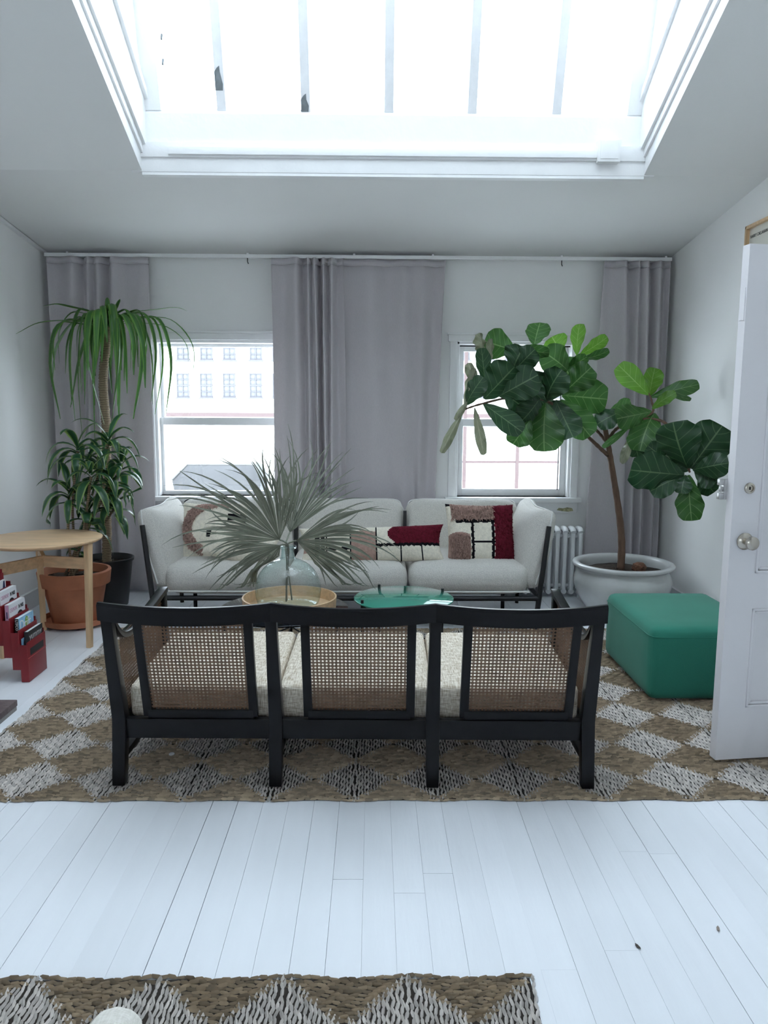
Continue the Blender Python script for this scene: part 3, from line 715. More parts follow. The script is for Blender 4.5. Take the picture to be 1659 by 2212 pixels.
for sg, u in ((-1, PU[0]), (1, PU[3])):        # arms with a swooping rail and cane sides
    path = catmull([(u, vback(.69)+.012, .69), (u, .005, .615), (u, .085, .566), (u, .21, .556), (u, .40, .572), (u, .655, .606)], 6)
    m = MB(); n = len(path)
    for p in path:
        for dx_, dz in ((-.019, -.014), (.019, -.014), (.019, .010), (-.019, .010)): m.v.append(p+Vector((dx_, 0, dz)))
    for k in range(n-1):
        for j in range(4): m.f.append([k*4+j, k*4+(j+1) % 4, (k+1)*4+(j+1) % 4, (k+1)*4+j]); m.mi.append(0)
    m.f += [[0, 1, 2, 3], [(n-1)*4+j for j in range(4)]]; m.mi += [0, 0]
    ar = cbuild(m, 'arm_rail', BLACKW, bevel=.003)
    cbuild(cane((u, .045, .245), (u, .60, .245), (u, .60, .585), (u, .055, .565)), 'cane_webbing', CANE, ar)
names = ('left', 'middle', 'right')
for i, (a, b) in enumerate(zip(PU, PU[1:])):
    lo, hi = a+(.022 if i == 0 else .004), b-(.022 if i == 2 else .004)
    hx = (hi-lo)/2
    m = rbox((hx, .325, .067), .022, 12, (.004, .004, .014))
    tilt = Matrix.Translation(((lo+hi)/2, .405, .310)) @ Matrix.Rotation(math.radians(2.5), 4, 'X')
    place(m, CM @ tilt)
    c = thing('seat_cushion', '%s tweed seat cushion of the cane-backed sofa' % names[i], 'cushion', CM @ Vector(((lo+hi)/2, .405, .222)), 'tweed seat cushions')
    m.build('cover', TWEED, c, smooth=180)
    for zz in (.058, -.058):
        pts = []
        for (x, y) in ((-1, -1), (1, -1), (1, 1), (-1, 1)): pts += [(x*(hx-.028), y*.322, zz), (x*(hx-.004), y*.300, zz)] if (x*y > 0) else [(x*(hx-.004), y*.300, zz), (x*(hx-.028), y*.322, zz)]
        pts = [pts[-1]]+pts
        MB().tube([CM @ tilt @ Vector(p) for p in pts], .0042, 6).build('piping', TWEED, c, smooth=60)

# ================================================================== BOUCLE SOFA
sf = thing('boucle_sofa', 'grey boucle three-seat sofa with black frame below the windows', 'sofa', (-.175, 5.2, 0))
SXs = (-1.355, -.565, .225, 1.015)
SY0 = 4.86
for x, d in ((SXs[3]+.04, .07), (SXs[0]-.05, -.07)):
    MB().tube([(x, SY0, RZ), (x+d*.3, SY0, .22), (x+d, SY0, .69)], [.017, .018, .016], 10).build('front_post', BLACKM, sf, smooth=50)
    MB().tube([(x+d*.2, 5.58, 0), (x+d*.3, 5.58, .22), (x+d*1.0, 5.64, .69)], [.014, .015, .014], 10).build('rear_post', BLACKM, sf, smooth=50)
    MB().tube([(x+d*.3, SY0, .222), (x+d*.3, 5.58, .222)], .016, 8).build('side_tube', BLACKM, sf, smooth=50)
MB().tube([(SXs[0]-.07, SY0, .215), (SXs[3]+.06, SY0, .215)], .017, 8).build('front_tube', BLACKM, sf, smooth=50)
MB().tube([(SXs[0]-.07, 5.58, .215), (SXs[3]+.06, 5.58, .215)], .017, 8).build('rear_tube', BLACKM, sf, smooth=50)
for x in (SXs[1], SXs[2]): MB().box(x-.012, x+.012, 5.5, 5.525, .2, .70).build('back_post', BLACKM, sf)
for x in (SXs[0]+.10, SXs[3]-.10): MB().tube([(x, 5.3, 0), (x, 5.3, .215)], .014, 8).build('leg', BLACKM, sf, smooth=50)
for a, b in zip(SXs, SXs[1:]):
    m = rbox(((b-a)/2-.003, .365, .098), .078, 16, (.0, .01, .022)); place(m, Matrix.Translation(((a+b)/2, 5.205, .335)))
    s = m.build('seat_cushion', BOUCLE, sf, smooth=180)
    pts = [((a+b)/2+(b-a)/2*c[0]*.93, 5.205+.352*c[1], .262) for c in ((-1.06, .9), (-1.055, -.85), (-.94, -1.005), (0, -1.022), (.94, -1.005), (1.055, -.85), (1.06, .9))]
    MB().tube(catmull(pts, 4), .006, 6).build('piping', PIPING, s, smooth=60)
tl = math.radians(-14)
for i, (a, b) in enumerate(((SXs[0]-.06, SXs[1]), (SXs[1], SXs[2]), (SXs[2], SXs[3]+.05))):
    hx, hz = (b-a)/2-.012, .205
    M_ = Matrix.Translation(((a+b)/2, 5.565, .575)) @ Matrix.Rotation(tl, 4, 'X')
    m = rbox((hx, .062, hz), .055, 16, (.0, .02, .004))
    for v in m.v:                                  # rounded upper corners, gently waved top
        ex = max(0, abs(v.x)-(hx-.10))/.10; ez = max(0, v.z-(hz-.10))/.10
        v.z -= .045*ex*ex*ez+.008*(1-abs(v.x)/hx)*max(0, v.z/hz)
    s = place(m, M_).build('back_cushion', BOUCLE, sf, smooth=180)
    pts = [(-hx, 0, -hz*.8), (-hx-.003, 0, .08), (-hx+.012, 0, hz-.055), (-hx+.07, 0, hz-.006), (0, 0, hz-.006), (hx-.07, 0, hz-.006), (hx-.012, 0, hz-.055), (hx+.003, 0, .08), (hx, 0, -hz*.8)]
    MB().tube([M_ @ Vector(p) for p in catmull(pts, 5)], .0065, 6).build('piping', BLACKM if i == 0 else PIPING, s, smooth=60)
for sg, xb in ((1, SXs[3]), (-1, SXs[0])):
    m = rbox((.062, .355, .265), .058, 14, (.075, .01, .0))
    for v in m.v:
        ey = max(0, abs(v.y)-.2)/.155; ez = max(0, v.z-.12)/.145
        v.z += .022*ey*ey*ez-.018*(1-abs(v.y)/.355)*max(0, v.z/.265)
        v.x += sg*.02*ey*ey*max(0, v.z/.265)
    M_ = Matrix.Translation((xb+sg*.055, 5.235, .525)) @ Matrix.Rotation(sg*math.radians(11), 4, 'Y')
    s = place(m, M_).build('arm_cushion', BOUCLE, sf, smooth=180)
    pts = [(sg*.03, -.352, -.22), (sg*.04, -.362, 0), (sg*.03, -.352, .235), (sg*.025, -.30, .262), (0, 0, .252), (sg*.02, .30, .262), (sg*.02, .35, .22)]
    MB().tube([M_ @ Vector(p) for p in catmull(pts, 5)], .006, 6).build('piping', PIPING, s, smooth=60)

# ---- throw pillows
def pillow(label, c, w, h, t, ax, nrm, region, mats, shag=(), N=44, tuft=.022, group='patterned wool pillows on the sofa'):
    ax = Vector(ax).normalized(); nrm = Vector(nrm); nrm = (nrm-ax*nrm.dot(ax)).normalized(); ay = nrm.cross(ax)     # ax right, ay up, nrm to viewer
    rr = random.Random(label); m = MB(); c = Vector(c); M_ = N if w < .6 else int(N*1.8)
    def pos(u, v, sd):
        x, y = 2*u-1, 2*v-1
        pr = max(0, (1-abs(x)**3.2))*max(0, (1-abs(y)**3.2)); z = t*(pr**.45)
        px_ = x*(1-.07*(1-abs(x)**1.0*0)*(1-y*y)*abs(x)**3); py_ = y*(1-.07*(1-x*x)*abs(y)**3)
        z += .006*math.sin(x*5+c.x*9)*math.cos(y*4)*pr
        return c+ax*(px_*w/2)+ay*(py_*h/2)+nrm*(z*sd)
    for sd in (1, -1):
        k = len(m.v)
        for j in range(N+1):
            for i in range(M_+1): m.v.append(pos(i/M_, j/N, sd))
        for j in range(N):
            for i in range(M_):
                q = [k+j*(M_+1)+i, k+j*(M_+1)+i+1, k+(j+1)*(M_+1)+i+1, k+(j+1)*(M_+1)+i]
                m.f.append(q if sd > 0 else q[::-1]); m.mi.append(region((i+.5)/M_, (j+.5)/N) if sd > 0 else 0)
    base = c-Vector((0, 0, h/2))
    o = thing('throw_pillow', label, 'pillow', base, group)
    m.build('cover', mats, o, smooth=180, fix=False)
    for (mi, cnt, ln) in shag:                      # tufts on the patches of one colour
        tm = MB(); made = 0; tries = 0
        while made < cnt and tries < cnt*40:
            tries += 1; u, v = rr.random(), rr.random()
            if region(u, v) != mi: continue
            p = pos(u, v, 1); made += 1
            dr_ = (nrm*.9-Vector((0, 0, 1))*rr.uniform(.2, .9)+ax*rr.uniform(-.5, .5)).normalized()
            sx = dr_.orthogonal().normalized()*.0032; sy = dr_.cross(sx); L_ = ln*rr.uniform(.6, 1.2)
            tm.add([p+sx-nrm*.003, p-sx*.5+sy*.9-nrm*.003, p-sx*.5-sy*.9-nrm*.003, p+dr_*L_*.6+sx*1.1+nrm*.002, p+dr_*L_*.6-sx*.6+sy, p+dr_*L_*.6-sx*.6-sy, p+dr_*L_-Vector((0, 0, L_*.25))],
                   [(0, 1, 4, 3), (1, 2, 5, 4), (2, 0, 3, 5), (3, 4, 6), (4, 5, 6), (5, 3, 6)])
        s = tm.build('shag_tufts', mats[mi], o, fix=True, smooth=70); s['kind'] = 'stuff'
    return o
PM = [WOOLC, WOOLP, WOOLR, WOOLK]
def regD(u, v):
    v = 1-v; wob = .008*math.sin(v*60)+.006*math.sin(u*50)
    if u > .66+wob*.5: return 2
    if v < .30+wob and u > .05: return 1
    if .30+wob <= v < .345+wob and u > .10: return 3
    if .325 < u+wob*.6 < .365 and v > .33: return 3
    if .615 < u+wob*.6 < .66 and v > .33: return 3
    if abs(v-.66) < .013 and u > .34: return 3
    if u < .31 and v > .50+.9*(u-.15)**2*4*.4: return 1
    if v < .05: return 3
    return 0
pillow('square pillow with pink shag, black grid and maroon stripe against the right arm', at(1038, 1154, 5.13), .475, .42, .085, (1, .10, -.02), (-.12, -.93, .36), regD, PM, [(1, 1150, .024), (2, 700, .010)], N=96)
def regC(u, v):
    v = 1-v; wob = .01*math.sin(u*160)
    if u > .66-.05*math.cos((v-.25)*6) and v < .52+wob: return 2
    if .36 < u < .53: return 1 if v > .14+1.4*abs(u-.445)**2*10*.55 else 0
    if .52+wob <= v < .60+wob and u > .53: return 3
    if .58+wob <= v < .66+wob and .19 < u < .36: return 3
    for l in (.19, .36, .53, .70, .85):
        if abs(u-l) < .004 and (l < .6 or v > .55): return 3
    if (.10 < u < .135 and .25 < v < .8) or (.15 < u < .18 and .25 < v < .8): return 3
    if u < .06 and .3 < v < .7: return 1
    return 0
pillow('long lumbar pillow with pink arch and maroon end in the middle of the sofa', at(803, 1177, 5.05), .97, .25, .075, (1, 0, .035), (0, -.94, .34), regC, PM, [(2, 500, .006)], N=60)
def regA(u, v):
    v = 1-v; d = math.hypot((u-.62)/.52, (v-.45)/.45)
    if .78 < d < 1.12 and (u < .75) and not (u > .4 and v > .65): return 1
    if .16 < u-.30 < .30 and .48 < v < .62: return 3
    if u > .74 and .22 < v < .34: return 3
    return 0
pillow('square cream pillow with a shaggy pink arc against the left arm', at(462, 1150, 5.18), .46, .42, .085, (1, -.12, .02), (.15, -.93, .36), regA, PM, [(1, 850, .022)])
def regB(u, v):
    if u > .93 and v < .5: return 3
    if u > .80 and .2 < v < .28: return 3
    return 0
pillow('plain cream pillow lying aslant behind the dried palm leaves', at(520, 1180, 5.02), .46, .24, .07, (1, .0, -.30), (.05, -.88, .45), regB, PM, [], N=30)

# ================================================================== GLASS MATERIALS
def tinted(name, tint, dif, kd, rough=.03):
    m, nt, b = newmat(name); N = nt.nodes; L = nt.links; N.remove(b)
    t = N.new('ShaderNodeBsdfTransparent'); t.inputs[0].default_value = rgba(tint)
    d = N.new('ShaderNodeBsdfDiffuse'); d.inputs[0].default_value = rgba(dif)
    g = N.new('ShaderNodeBsdfGlossy'); g.inputs['Roughness'].default_value = rough
    m1 = N.new('ShaderNodeMixShader'); m1.inputs[0].default_value = kd; L.new(t.outputs[0], m1.inputs[1]); L.new(d.outputs[0], m1.inputs[2])
    m2 = N.new('ShaderNodeMixShader'); L.new(schlick(N, L), m2.inputs[0]); L.new(m1.outputs[0], m2.inputs[1]); L.new(g.outputs[0], m2.inputs[2])
    L.new(m2.outputs[0], N['Material Output'].inputs[0]); return m
GREENG = tinted('green_glass', (0.20, 0.62, 0.50), (0.10, 0.48, 0.36), .45)
SMOKEG = tinted('smoked_glass', (0.10, 0.13, 0.17), (0.01, 0.012, 0.02), .35)
m, nt, b = newmat('aqua_glass'); N = nt.nodes; L = nt.links; N.remove(b)
t = N.new('ShaderNodeBsdfTransparent'); lw = N.new('ShaderNodeLayerWeight'); lw.inputs[0].default_value = .35
cr = N.new('ShaderNodeMixRGB'); cr.inputs[1].default_value = (.95, .985, .985, 1); cr.inputs[2].default_value = (.76, .92, .935, 1); L.new(lw.outputs['Facing'], cr.inputs[0]); L.new(cr.outputs[0], t.inputs[0])
g = N.new('ShaderNodeBsdfGlossy'); g.inputs['Roughness'].default_value = .03
bp = N.new('ShaderNodeBump'); bn = N.new('ShaderNodeTexNoise'); bn.inputs['Scale'].default_value = 9; bp.inputs['Strength'].default_value = .3; bp.inputs['Distance'].default_value = .02
L.new(bn.outputs[0], bp.inputs['Height']); L.new(bp.outputs[0], g.inputs['Normal'])
mx = N.new('ShaderNodeMixShader'); L.new(schlick(N, L, .07), mx.inputs[0]); L.new(t.outputs[0], mx.inputs[1]); L.new(g.outputs[0], mx.inputs[2]); L.new(mx.outputs[0], N['Material Output'].inputs[0])
AQUA = m

# ================================================================== COFFEE TABLES
def round_table(label, c, r, z, glass, pegs, a0):
    t = thing('coffee_table', label, 'table', (c[0], c[1], RZ))
    top = MB().lathe([(r-.004, z-.012), (r, z-.009), (r, z-.003), (r-.004, z)], (c[0], c[1], 0), 64).build('table_top', glass, t, smooth=40)
    L_ = []
    for k in range(pegs):
        a = a0+2*PI*k/pegs; x, y = c[0]+math.cos(a)*(r-.012), c[1]+math.sin(a)*(r-.012)
        MB().tube([(x, y, RZ), (x, y, z+.018)], .0085, 10).build('leg', BLACKM, t, smooth=50); L_.append(Vector((x, y, 0)))
    for k in range(pegs):
        for h in (z-.022, .12):
            a, b = L_[k]+Vector((0, 0, h)), L_[(k+1) % pegs]+Vector((0, 0, h)); MB().tube([a, b], .005, 6).build('rod', BLACKM, t)
    ce_ = Vector((c[0], c[1], .12))
    for k in range(pegs): MB().tube([L_[k]+Vector((0, 0, .12)), ce_+Vector((0, 0, 0))], .004, 6).build('cross_rod', BLACKM, t)
    return t
TG = atz(872, 1290, .405); round_table('round green glass coffee table with black pegs at its rim', (TG.x, TG.y), .275, .405, GREENG, 4, PI*.17)
TD = (-.50, 4.19); round_table('low round smoked glass coffee table under the wooden tray', TD, .36, .33, SMOKEG, 3, PI*.5)
# tray
tc_ = (-.468, 4.19)
tr_ = thing('wooden_tray', 'round pale wooden tray with upright rim on the smoked glass table', 'tray', (tc_[0], tc_[1], .3305))
MB().lathe([(.245, .3308), (.245, .3388)], (tc_[0], tc_[1], 0), 48).build('base', mat('tray_paper', (.72, .74, .76), .5, var=.08, vscale=9), tr_, smooth=40)
MB().lathe([(.2455, .3308), (.258, .3308), (.262, .396), (.2535, .397), (.2455, .339)], (tc_[0], tc_[1], 0), 64).build('rim', OAK, tr_, smooth=40)
# demijohn
bc = (at(622, 1230, 4.19).x, 4.19); bz = .340
dj = thing('glass_demijohn', 'round aqua glass bottle holding dried palm leaves on the tray', 'bottle', (bc[0], bc[1], bz))
prof = [(.02, .012), (.10, .004), (.150, .006), (.172, .030), (.182, .085), (.176, .145), (.150, .200), (.105, .243), (.060, .265), (.042, .275), (.037, .300), (.036, .325), (.047, .330), (.047, .342), (.034, .345)]
dv = catmull([(r_, 0, z_) for r_, z_ in prof], 3)
MB().lathe([(p.x, p.z) for p in dv], (bc[0], bc[1], bz), 56, cap=(True, False)).build('body', AQUA, dj, smooth=180)
MB().lathe([(.034, .345), (.031, .30), (.036, .27)], (bc[0], bc[1], bz), 40, cap=(False, False)).build('inner_neck', AQUA, dj, smooth=180)
# dried palm fronds
def frond(label, stem_top, hub, a_deg0, a_deg1, n, rad, tilt, droop, seed, fold=.5):
    rr = random.Random(seed); hub = Vector(hub); t = thing('dried_palm_frond', label, 'palm frond', (bc[0], bc[1], bz+.05), 'dried palm fronds in the bottle')
    base = Vector((bc[0]+rr.uniform(-.02, .02), bc[1]+rr.uniform(-.02, .02), bz+.03)); nk = Vector((bc[0]+rr.uniform(-.012, .012), bc[1]+rr.uniform(-.012, .012), bz+.335))
    MB().tube(catmull([base, (base+nk)/2, nk, (nk+hub)/2+Vector((0, 0, .01)), hub], 4), .0048, 6).build('stalk', PALM, t, smooth=60)
    m = MB(); ct, st = math.cos(tilt), math.sin(tilt)
    for i in range(n):
        a = math.radians(a_deg0+(a_deg1-a_deg0)*(i+.5)/n)+rr.uniform(-.02, .02)
        d = Vector((math.cos(a), -math.sin(a)*st-.12*rr.uniform(-1, 1), math.sin(a)*ct)).normalized()
        L_ = rad*rr.uniform(.72, 1.22)*(1-.15*abs(2*(i+.5)/n-1)); p = hub.copy(); pts = [p.copy()]; steps = 11; cd_ = d.copy(); k1 = rr.uniform(.4, 1.6)*droop; bend = Vector((rr.uniform(-1, 1), rr.uniform(-1, .6), rr.uniform(-.6, .6)))*(.34 if rr.random() < .35 else .17)
        for s in range(steps):
            f = (s+1)/steps
            if f > .40: cd_ = (cd_+Vector((0, 0, -1))*k1*.11*(f)+bend*f*.6).normalized()
            p = p+cd_*L_/steps
            if p.z < bz+.27:                      # hang clear of the bottle
                e = Vector((p.x-bc[0], p.y-bc[1], 0)); lim = .20 if p.z < bz+.2 else .20-.13*(p.z-bz-.2)/.07
                if e.length < lim: e = e.normalized()*lim; p = Vector((bc[0]+e.x, bc[1]+e.y, p.z))
            if p.z < .43: p.z = .43+rr.uniform(0, .01)
            pts.append(p.copy())
        half = abs(math.radians(a_deg1-a_deg0)/n)*.5
        side = d.cross(Vector((0, -1, .15))).normalized(); nn = side.cross(d).normalized(); k0 = len(m.v)
        for s, q in enumerate(pts):
            f = s/steps; r_ = f*L_
            w = min(half*r_*1.06, half*rad*.50) if f < .48 else half*rad*.50*max(0, 1-((f-.48)/.52))**.6
            w = max(w, .0006)
            m.v += [q-side*w+nn*w*fold, q-nn*w*.2, q+side*w+nn*w*fold]
        for s in range(steps):
            o = k0+s*3
            m.f += [[o, o+1, o+4, o+3], [o+1, o+2, o+5, o+4]]; m.mi += [0, 0]
    m.build('fan', PALM, t, fix=False)
    return t
PY = 4.19
frond('large dried palm fan spreading left and up over the sofa', None, at(604, 1166, PY-.03), 66, 188, 44, .60, .35, 1.1, 1)
frond('dried palm fan standing up towards the curtains', None, at(626, 1150, PY+.05), 35, 118, 32, .53, -.25, .55, 2)
frond('dried palm fan drooping right over the green table', None, at(640, 1168, PY-.02), -58, 46, 38, .56, .45, 1.3, 3)
frond('dried palm fan hanging low on the left of the bottle', None, at(606, 1178, PY-.06), 172, 262, 26, .46, .5, 1.5, 4)

# ================================================================== GREEN POUF
px0, px1, py0, py1, pz0, pz1 = 1.355, 1.945, 3.61, 4.36, RZ+.003, .385
pf = thing('green_pouf', 'green wool block pouf beside the open door', 'pouf', ((px0+px1)/2, (py0+py1)/2, RZ))
m = rbox(((px1-px0)/2, (py1-py0)/2, (pz1-pz0)/2), .045, 14, (.006, .006, .008))
for v in m.v:
    if v.z < 0: 
        k = min(1, -v.z/((pz1-pz0)/2)); v.x = v.x*(1-.0*k)
place(m, Matrix.Translation(((px0+px1)/2, (py0+py1)/2, (pz0+pz1)/2))); m.build('cover', GREENFELT, pf, smooth=180)
def loop(z, ins, rad):
    P = []
    for cx_, cy_, a in ((px1-.045, py1-.045, 0), (px0+.045, py1-.045, PI/2), (px0+.045, py0+.045, PI), (px1-.045, py0+.045, 1.5*PI)):
        for k in range(5): P.append((cx_+math.cos(a+k*PI/8)*(.045+ins), cy_+math.sin(a+k*PI/8)*(.045+ins), z))
    P.append(P[0]); return P
MB().tube(loop(pz1-.046, .001, 0), .0028, 6, cap=False).build('seam', GREENFELT, pf, smooth=60)
for cx_, cy_ in ((px0+.0145, py0+.0145),): MB().tube([(cx_, cy_, pz0+.03), (cx_, cy_, pz1-.046)], .0025, 6).build('seam', GREENFELT, pf)

# ================================================================== RADIATOR
rd = thing('radiator', 'white cast-iron radiator under the right window', 'radiator', (1.2, 5.82, 0))
sec = MB()
for yy in (-.055, 0, .055): sec.tube([(0, yy, .06), (0, yy, .50)], .0195, 10, flat=.8)
for zz in (.05, .505): sec.tube([(0, -.058, zz), (0, -.04, zz+(.018 if zz > .3 else -.008)), (0, 0, zz+(.022 if zz > .3 else -.01)), (0, .04, zz+(.018 if zz > .3 else -.008)), (0, .058, zz)], .022, 10)
sec.tube([(-.031, 0, .47), (.031, 0, .47)], .016, 8); sec.tube([(-.031, 0, .085), (.031, 0, .085)], .016, 8)
first = None
for k in range(11):
    x_ = 1.575-.0585*k
    if first is None: o = sec.build('section', RADW, None, smooth=50); first = o; o.parent = rd
    else: o = bpy.data.objects.new('section', first.data); COL.objects.link(o); o.parent = rd
    o.location = Vector((x_, 5.80, .0))-LOC[rd]
for x_ in (1.575, 1.575-.0585*10):
    for y_ in (5.745, 5.855): MB().tube([(x_, y_, 0), (x_, y_, .05)], .014, 8).build('foot', RADW, rd)

# ================================================================== ROUND OAK SIDE TABLE
tcx, tcy, tz = -1.985, 4.57, .655
st_ = thing('side_table', 'round oak side table with three legs and Y-shaped stretcher', 'table', (tcx, tcy, 0))
MB().lathe([(.29, tz-.026), (.318, tz-.022), (.338, tz-.010), (.340, tz-.002), (.336, tz)], (tcx, tcy, 0), 72).build('table_top', OAK, st_, smooth=30)
for k, (lx, ly) in enumerate(((-1.708, 4.50), (-2.132, 4.30), (-2.135, 4.86))):
    d = Vector((lx-tcx, ly-tcy, 0)).normalized(); e = Vector((-d.y, d.x, 0)); P = Vector((lx, ly, 0))
    def lb(o, z, a, b): return [P+d*(o-a)-e*b+Vector((0, 0, z)), P+d*(o+a)-e*b+Vector((0, 0, z)), P+d*(o+a)+e*b+Vector((0, 0, z)), P+d*(o-a)+e*b+Vector((0, 0, z))]
    MB().hexa(lb(0, 0, .014, .016)+lb(.022, tz-.012, .017, .022)).build('leg', OAKV, st_, bevel=.003)
    MB().beam(Vector((tcx, tcy, .515))+d*.005, P+Vector((0, 0, .515))+d*.008, .022, .068).build('stretcher', OAK, st_, bevel=.002)

# ================================================================== RED STEPPED MAGAZINE RACK
fx = -1.806; wy0, wy1 = 3.905, 4.125; sx_, sz_, bh = .0415, .0655, .212
rk = thing('magazine_rack', 'red stepped magazine rack climbing towards the left edge', 'magazine rack', (fx-.17, (wy0+wy1)/2, 0))
NB = 8
for k in range(NB):
    x1_ = fx-k*sx_; x0_ = x1_-sx_; z0_ = k*sz_+.002; z1_ = z0_+bh
    b_ = MB()
    b_.box(x1_-.006, x1_, wy0, wy1, z0_, z1_-.0)                         # front board
    b_.box(x0_, x1_-.006, wy0, wy0+.005, z0_, z1_-.012)                  # near end
    b_.box(x0_, x1_-.006, wy1-.005, wy1, z0_, z1_+.02)                   # far end
    b_.box(x0_, x1_-.006, wy0+.005, wy1-.005, z0_, z0_+.005)
    b_.build('pocket', REDC, rk, bevel=.0015)
xe = fx-NB*sx_
MB().box(xe-.008, xe, wy0, wy1, 0, NB*sz_+bh+.05).build('back_board', REDC, rk, bevel=.002)
MB().box(fx, fx+.0012, wy0+.03, wy1-.03, .140, .176).build('label_plate', INK, rk)
MB().box(fx, fx+.0015, wy0, wy1, .128, .131).build('fold_line', mat('red_edge', (.5, .06, .06), .5), rk)
def magazine(label, k, th, h, lift, cover, spine, y0, y1, lean=0.0):
    """cover faces +X, spine faces the viewer; stands in pocket k"""
    xb = fx-k*sx_-.008; z0 = k*sz_+.010+lift
    t = thing('magazine', label, 'magazine', (xb-th/2, (y0+y1)/2, z0), 'magazines in the red rack')
    MB().box(xb-th+.0012, xb-.0012, y0+.001, y1-.002, z0+.001, z0+h-.002).build('pages', PAPER, t)
    MB().box(xb-.0012, xb, y0, y1, z0, z0+h).build('front_cover', cover, t)
    MB().box(xb-th, xb-th+.0012, y0, y1, z0, z0+h).build('back_cover', cover, t)
    MB().box(xb-th, xb, y0, y0+.0012, z0, z0+h).build('spine', spine, t)
    return t, xb, z0
def face(xb, y, z): return frame((xb+.0004, y, z), (0, 1, 0), (0, 0, 1), (1, 0, 0))      # writing reads along +Y on the cover
def spinef(x, y, z): return frame((x, y-.0006, z), (0, 0, -1), (1, 0, 0), (0, -1, 0))
KBLACK = mat('black_cover', (.012, .013, .016), .4); KWHITE = mat('white_cover', (.74, .74, .77), .4); KPINK = mat('pink_spine', (.50, .27, .38), .5)
KBLUE = mat('blue_cover', (.26, .50, .70), .45, var=.35, vscale=14); KYEL = mat('yellow_cover', (.75, .50, .12), .5); GREYI = mat('silver_ink', (.45, .46, .48), .4)
PINKI = mat('pink_ink', (.60, .36, .47), .6); GREENI = mat('green_ink', (.22, .40, .10), .6); SKIN = mat('portrait_tone', (.55, .36, .30), .6); HAIR = mat('portrait_hair', (.02, .016, .018), .6); REDI = mat('red_ink', (.55, .02, .02), .6); BLUEI = mat('navy_ink', (.02, .03, .09), .6)
t, xb, z0 = magazine('black magazine titled yummy in the lowest pocket of the red rack', 0, .020, .255, 0, KBLACK, KBLACK, wy0+.030, wy1-.012)
text('yummy', .054, face(xb, wy0+.045, z0+.205), GREYI, t, sx=.95)
t2 = thing('booklet', 'thin blue booklet behind the black magazine in the red rack', 'booklet', (fx-.033, 4.0, .01))
MB().box(fx-.036, fx-.032, wy0+.012, wy1-.04, .010, .232).build('cover', KBLUE, t2)
t, xb, z0 = magazine('pale blue magazine with green picture, second from the front of the red rack', 1, .020, .262, 0, KBLUE, INK, wy0+.022, wy1-.02)
text('LTPCO', .018, spinef(xb-.016, wy0+.022, z0+.255), PAPER, t)
text('Drift', .075, face(xb, wy0+.035, z0+.195), PAPER, t, sx=.9)
m_ = MB().add([(xb+.0006, wy0+.115+.02*math.cos(a), z0+.225+.03*math.sin(a)) for a in [2*PI*j/14 for j in range(14)]], [list(range(14))]); m_.build('green_shape', GREENI, t)
for k, lab in ((2, 'white magazine with pink spine, the lower of two alike in the red rack'), (3, 'white magazine with pink spine, the upper of two alike in the red rack')):
    t, xb, z0 = magazine(lab, k, .021, .272, 0, KWHITE, KPINK, wy0+.012, wy1-.022)
    text('CEREMONY', .030, face(xb, wy0+.020, z0+.228), PINKI, t, sx=.56); text('IN PARIS', .030, face(xb, wy0+.122, z0+.228), INK, t, sx=.50)
    MB().box(xb-.014, xb-.008, wy0+.0114, wy0+.0121, z0+.20, z0+.235).build('spine_mark', BLUEI, t)
    cyy, czz = wy0+.135, z0+.185
    m_ = MB().add([(xb+.0005, cyy+.036*math.cos(a), czz+.032*math.sin(a)) for a in [2*PI*j/18 for j in range(18)]], [list(range(18))]); m_.build('portrait_hair', HAIR, t)
    m_ = MB().add([(xb+.0009, cyy+.004+.014*math.cos(a), czz-.006+.024*math.sin(a)) for a in [2*PI*j/14 for j in range(14)]], [list(range(14))]); m_.build('portrait_face', SKIN, t)
t, xb, z0 = magazine('magazine with a red, white and navy cover picture in the middle of the red rack', 4, .012, .245, 0, KWHITE, KWHITE, wy0+.012, wy1-.05)
for nm, mm, pts in (('red_shape', REDI, [(.02, .16), (.10, .20), (.12, .14), (.04, .09)]), ('navy_shape', BLUEI, [(.10, .13), (.13, .24), (.145, .24), (.15, .17)]), ('navy_shape', BLUEI, [(.01, .07), (.03, .15), (.055, .10), (.05, .06)])):
    MB().add([(xb+.0006, wy0+.012+p, z0+q) for p, q in pts], [list(range(len(pts)))]).build(nm, mm, t)
t, xb, z0 = magazine('white magazine with bold black lettering near the top of the red rack', 5, .012, .262, 0, KWHITE, KWHITE, wy0+.012, wy1-.05)
text('the', .042, face(xb, wy0+.085, z0+.205), INK, t); text('demand', .042, face(xb, wy0+.022, z0+.17), INK, t, sx=.95)
magazine('yellow magazine in the highest visible pocket of the red rack', 6, .012, .25, 0, KYEL, KYEL, wy0+.012, wy1-.05)

# ================================================================== PICTURE ON THE RIGHT WALL
pa = atx(1611, 490, XR-.03); pw, ph = .72, .95
pt = thing('framed_poster', 'oak framed poster on the right wall above the open door', 'picture', (XR, pa.y-pw/2, pa.z-ph))
def fb(y0, y1, z0, z1, x0, x1, nm, mm, par): return MB().box(x0, x1, y0, y1, z0, z1).build(nm, mm, par, bevel=.001 if nm == 'frame_bar' else 0)
y1_, y0_, z1_, z0_ = pa.y, pa.y-pw, pa.z, pa.z-ph
fb(y1_-.018, y1_, z0_, z1_, XR-.034, XR-.001, 'frame_bar', OAKV, pt); fb(y0_, y0_+.018, z0_, z1_, XR-.034, XR-.001, 'frame_bar', OAKV, pt)
fb(y0_, y1_, z1_-.018, z1_, XR-.034, XR-.001, 'frame_bar', OAK, pt); fb(y0_, y1_, z0_, z0_+.018, XR-.034, XR-.001, 'frame_bar', OAK, pt)
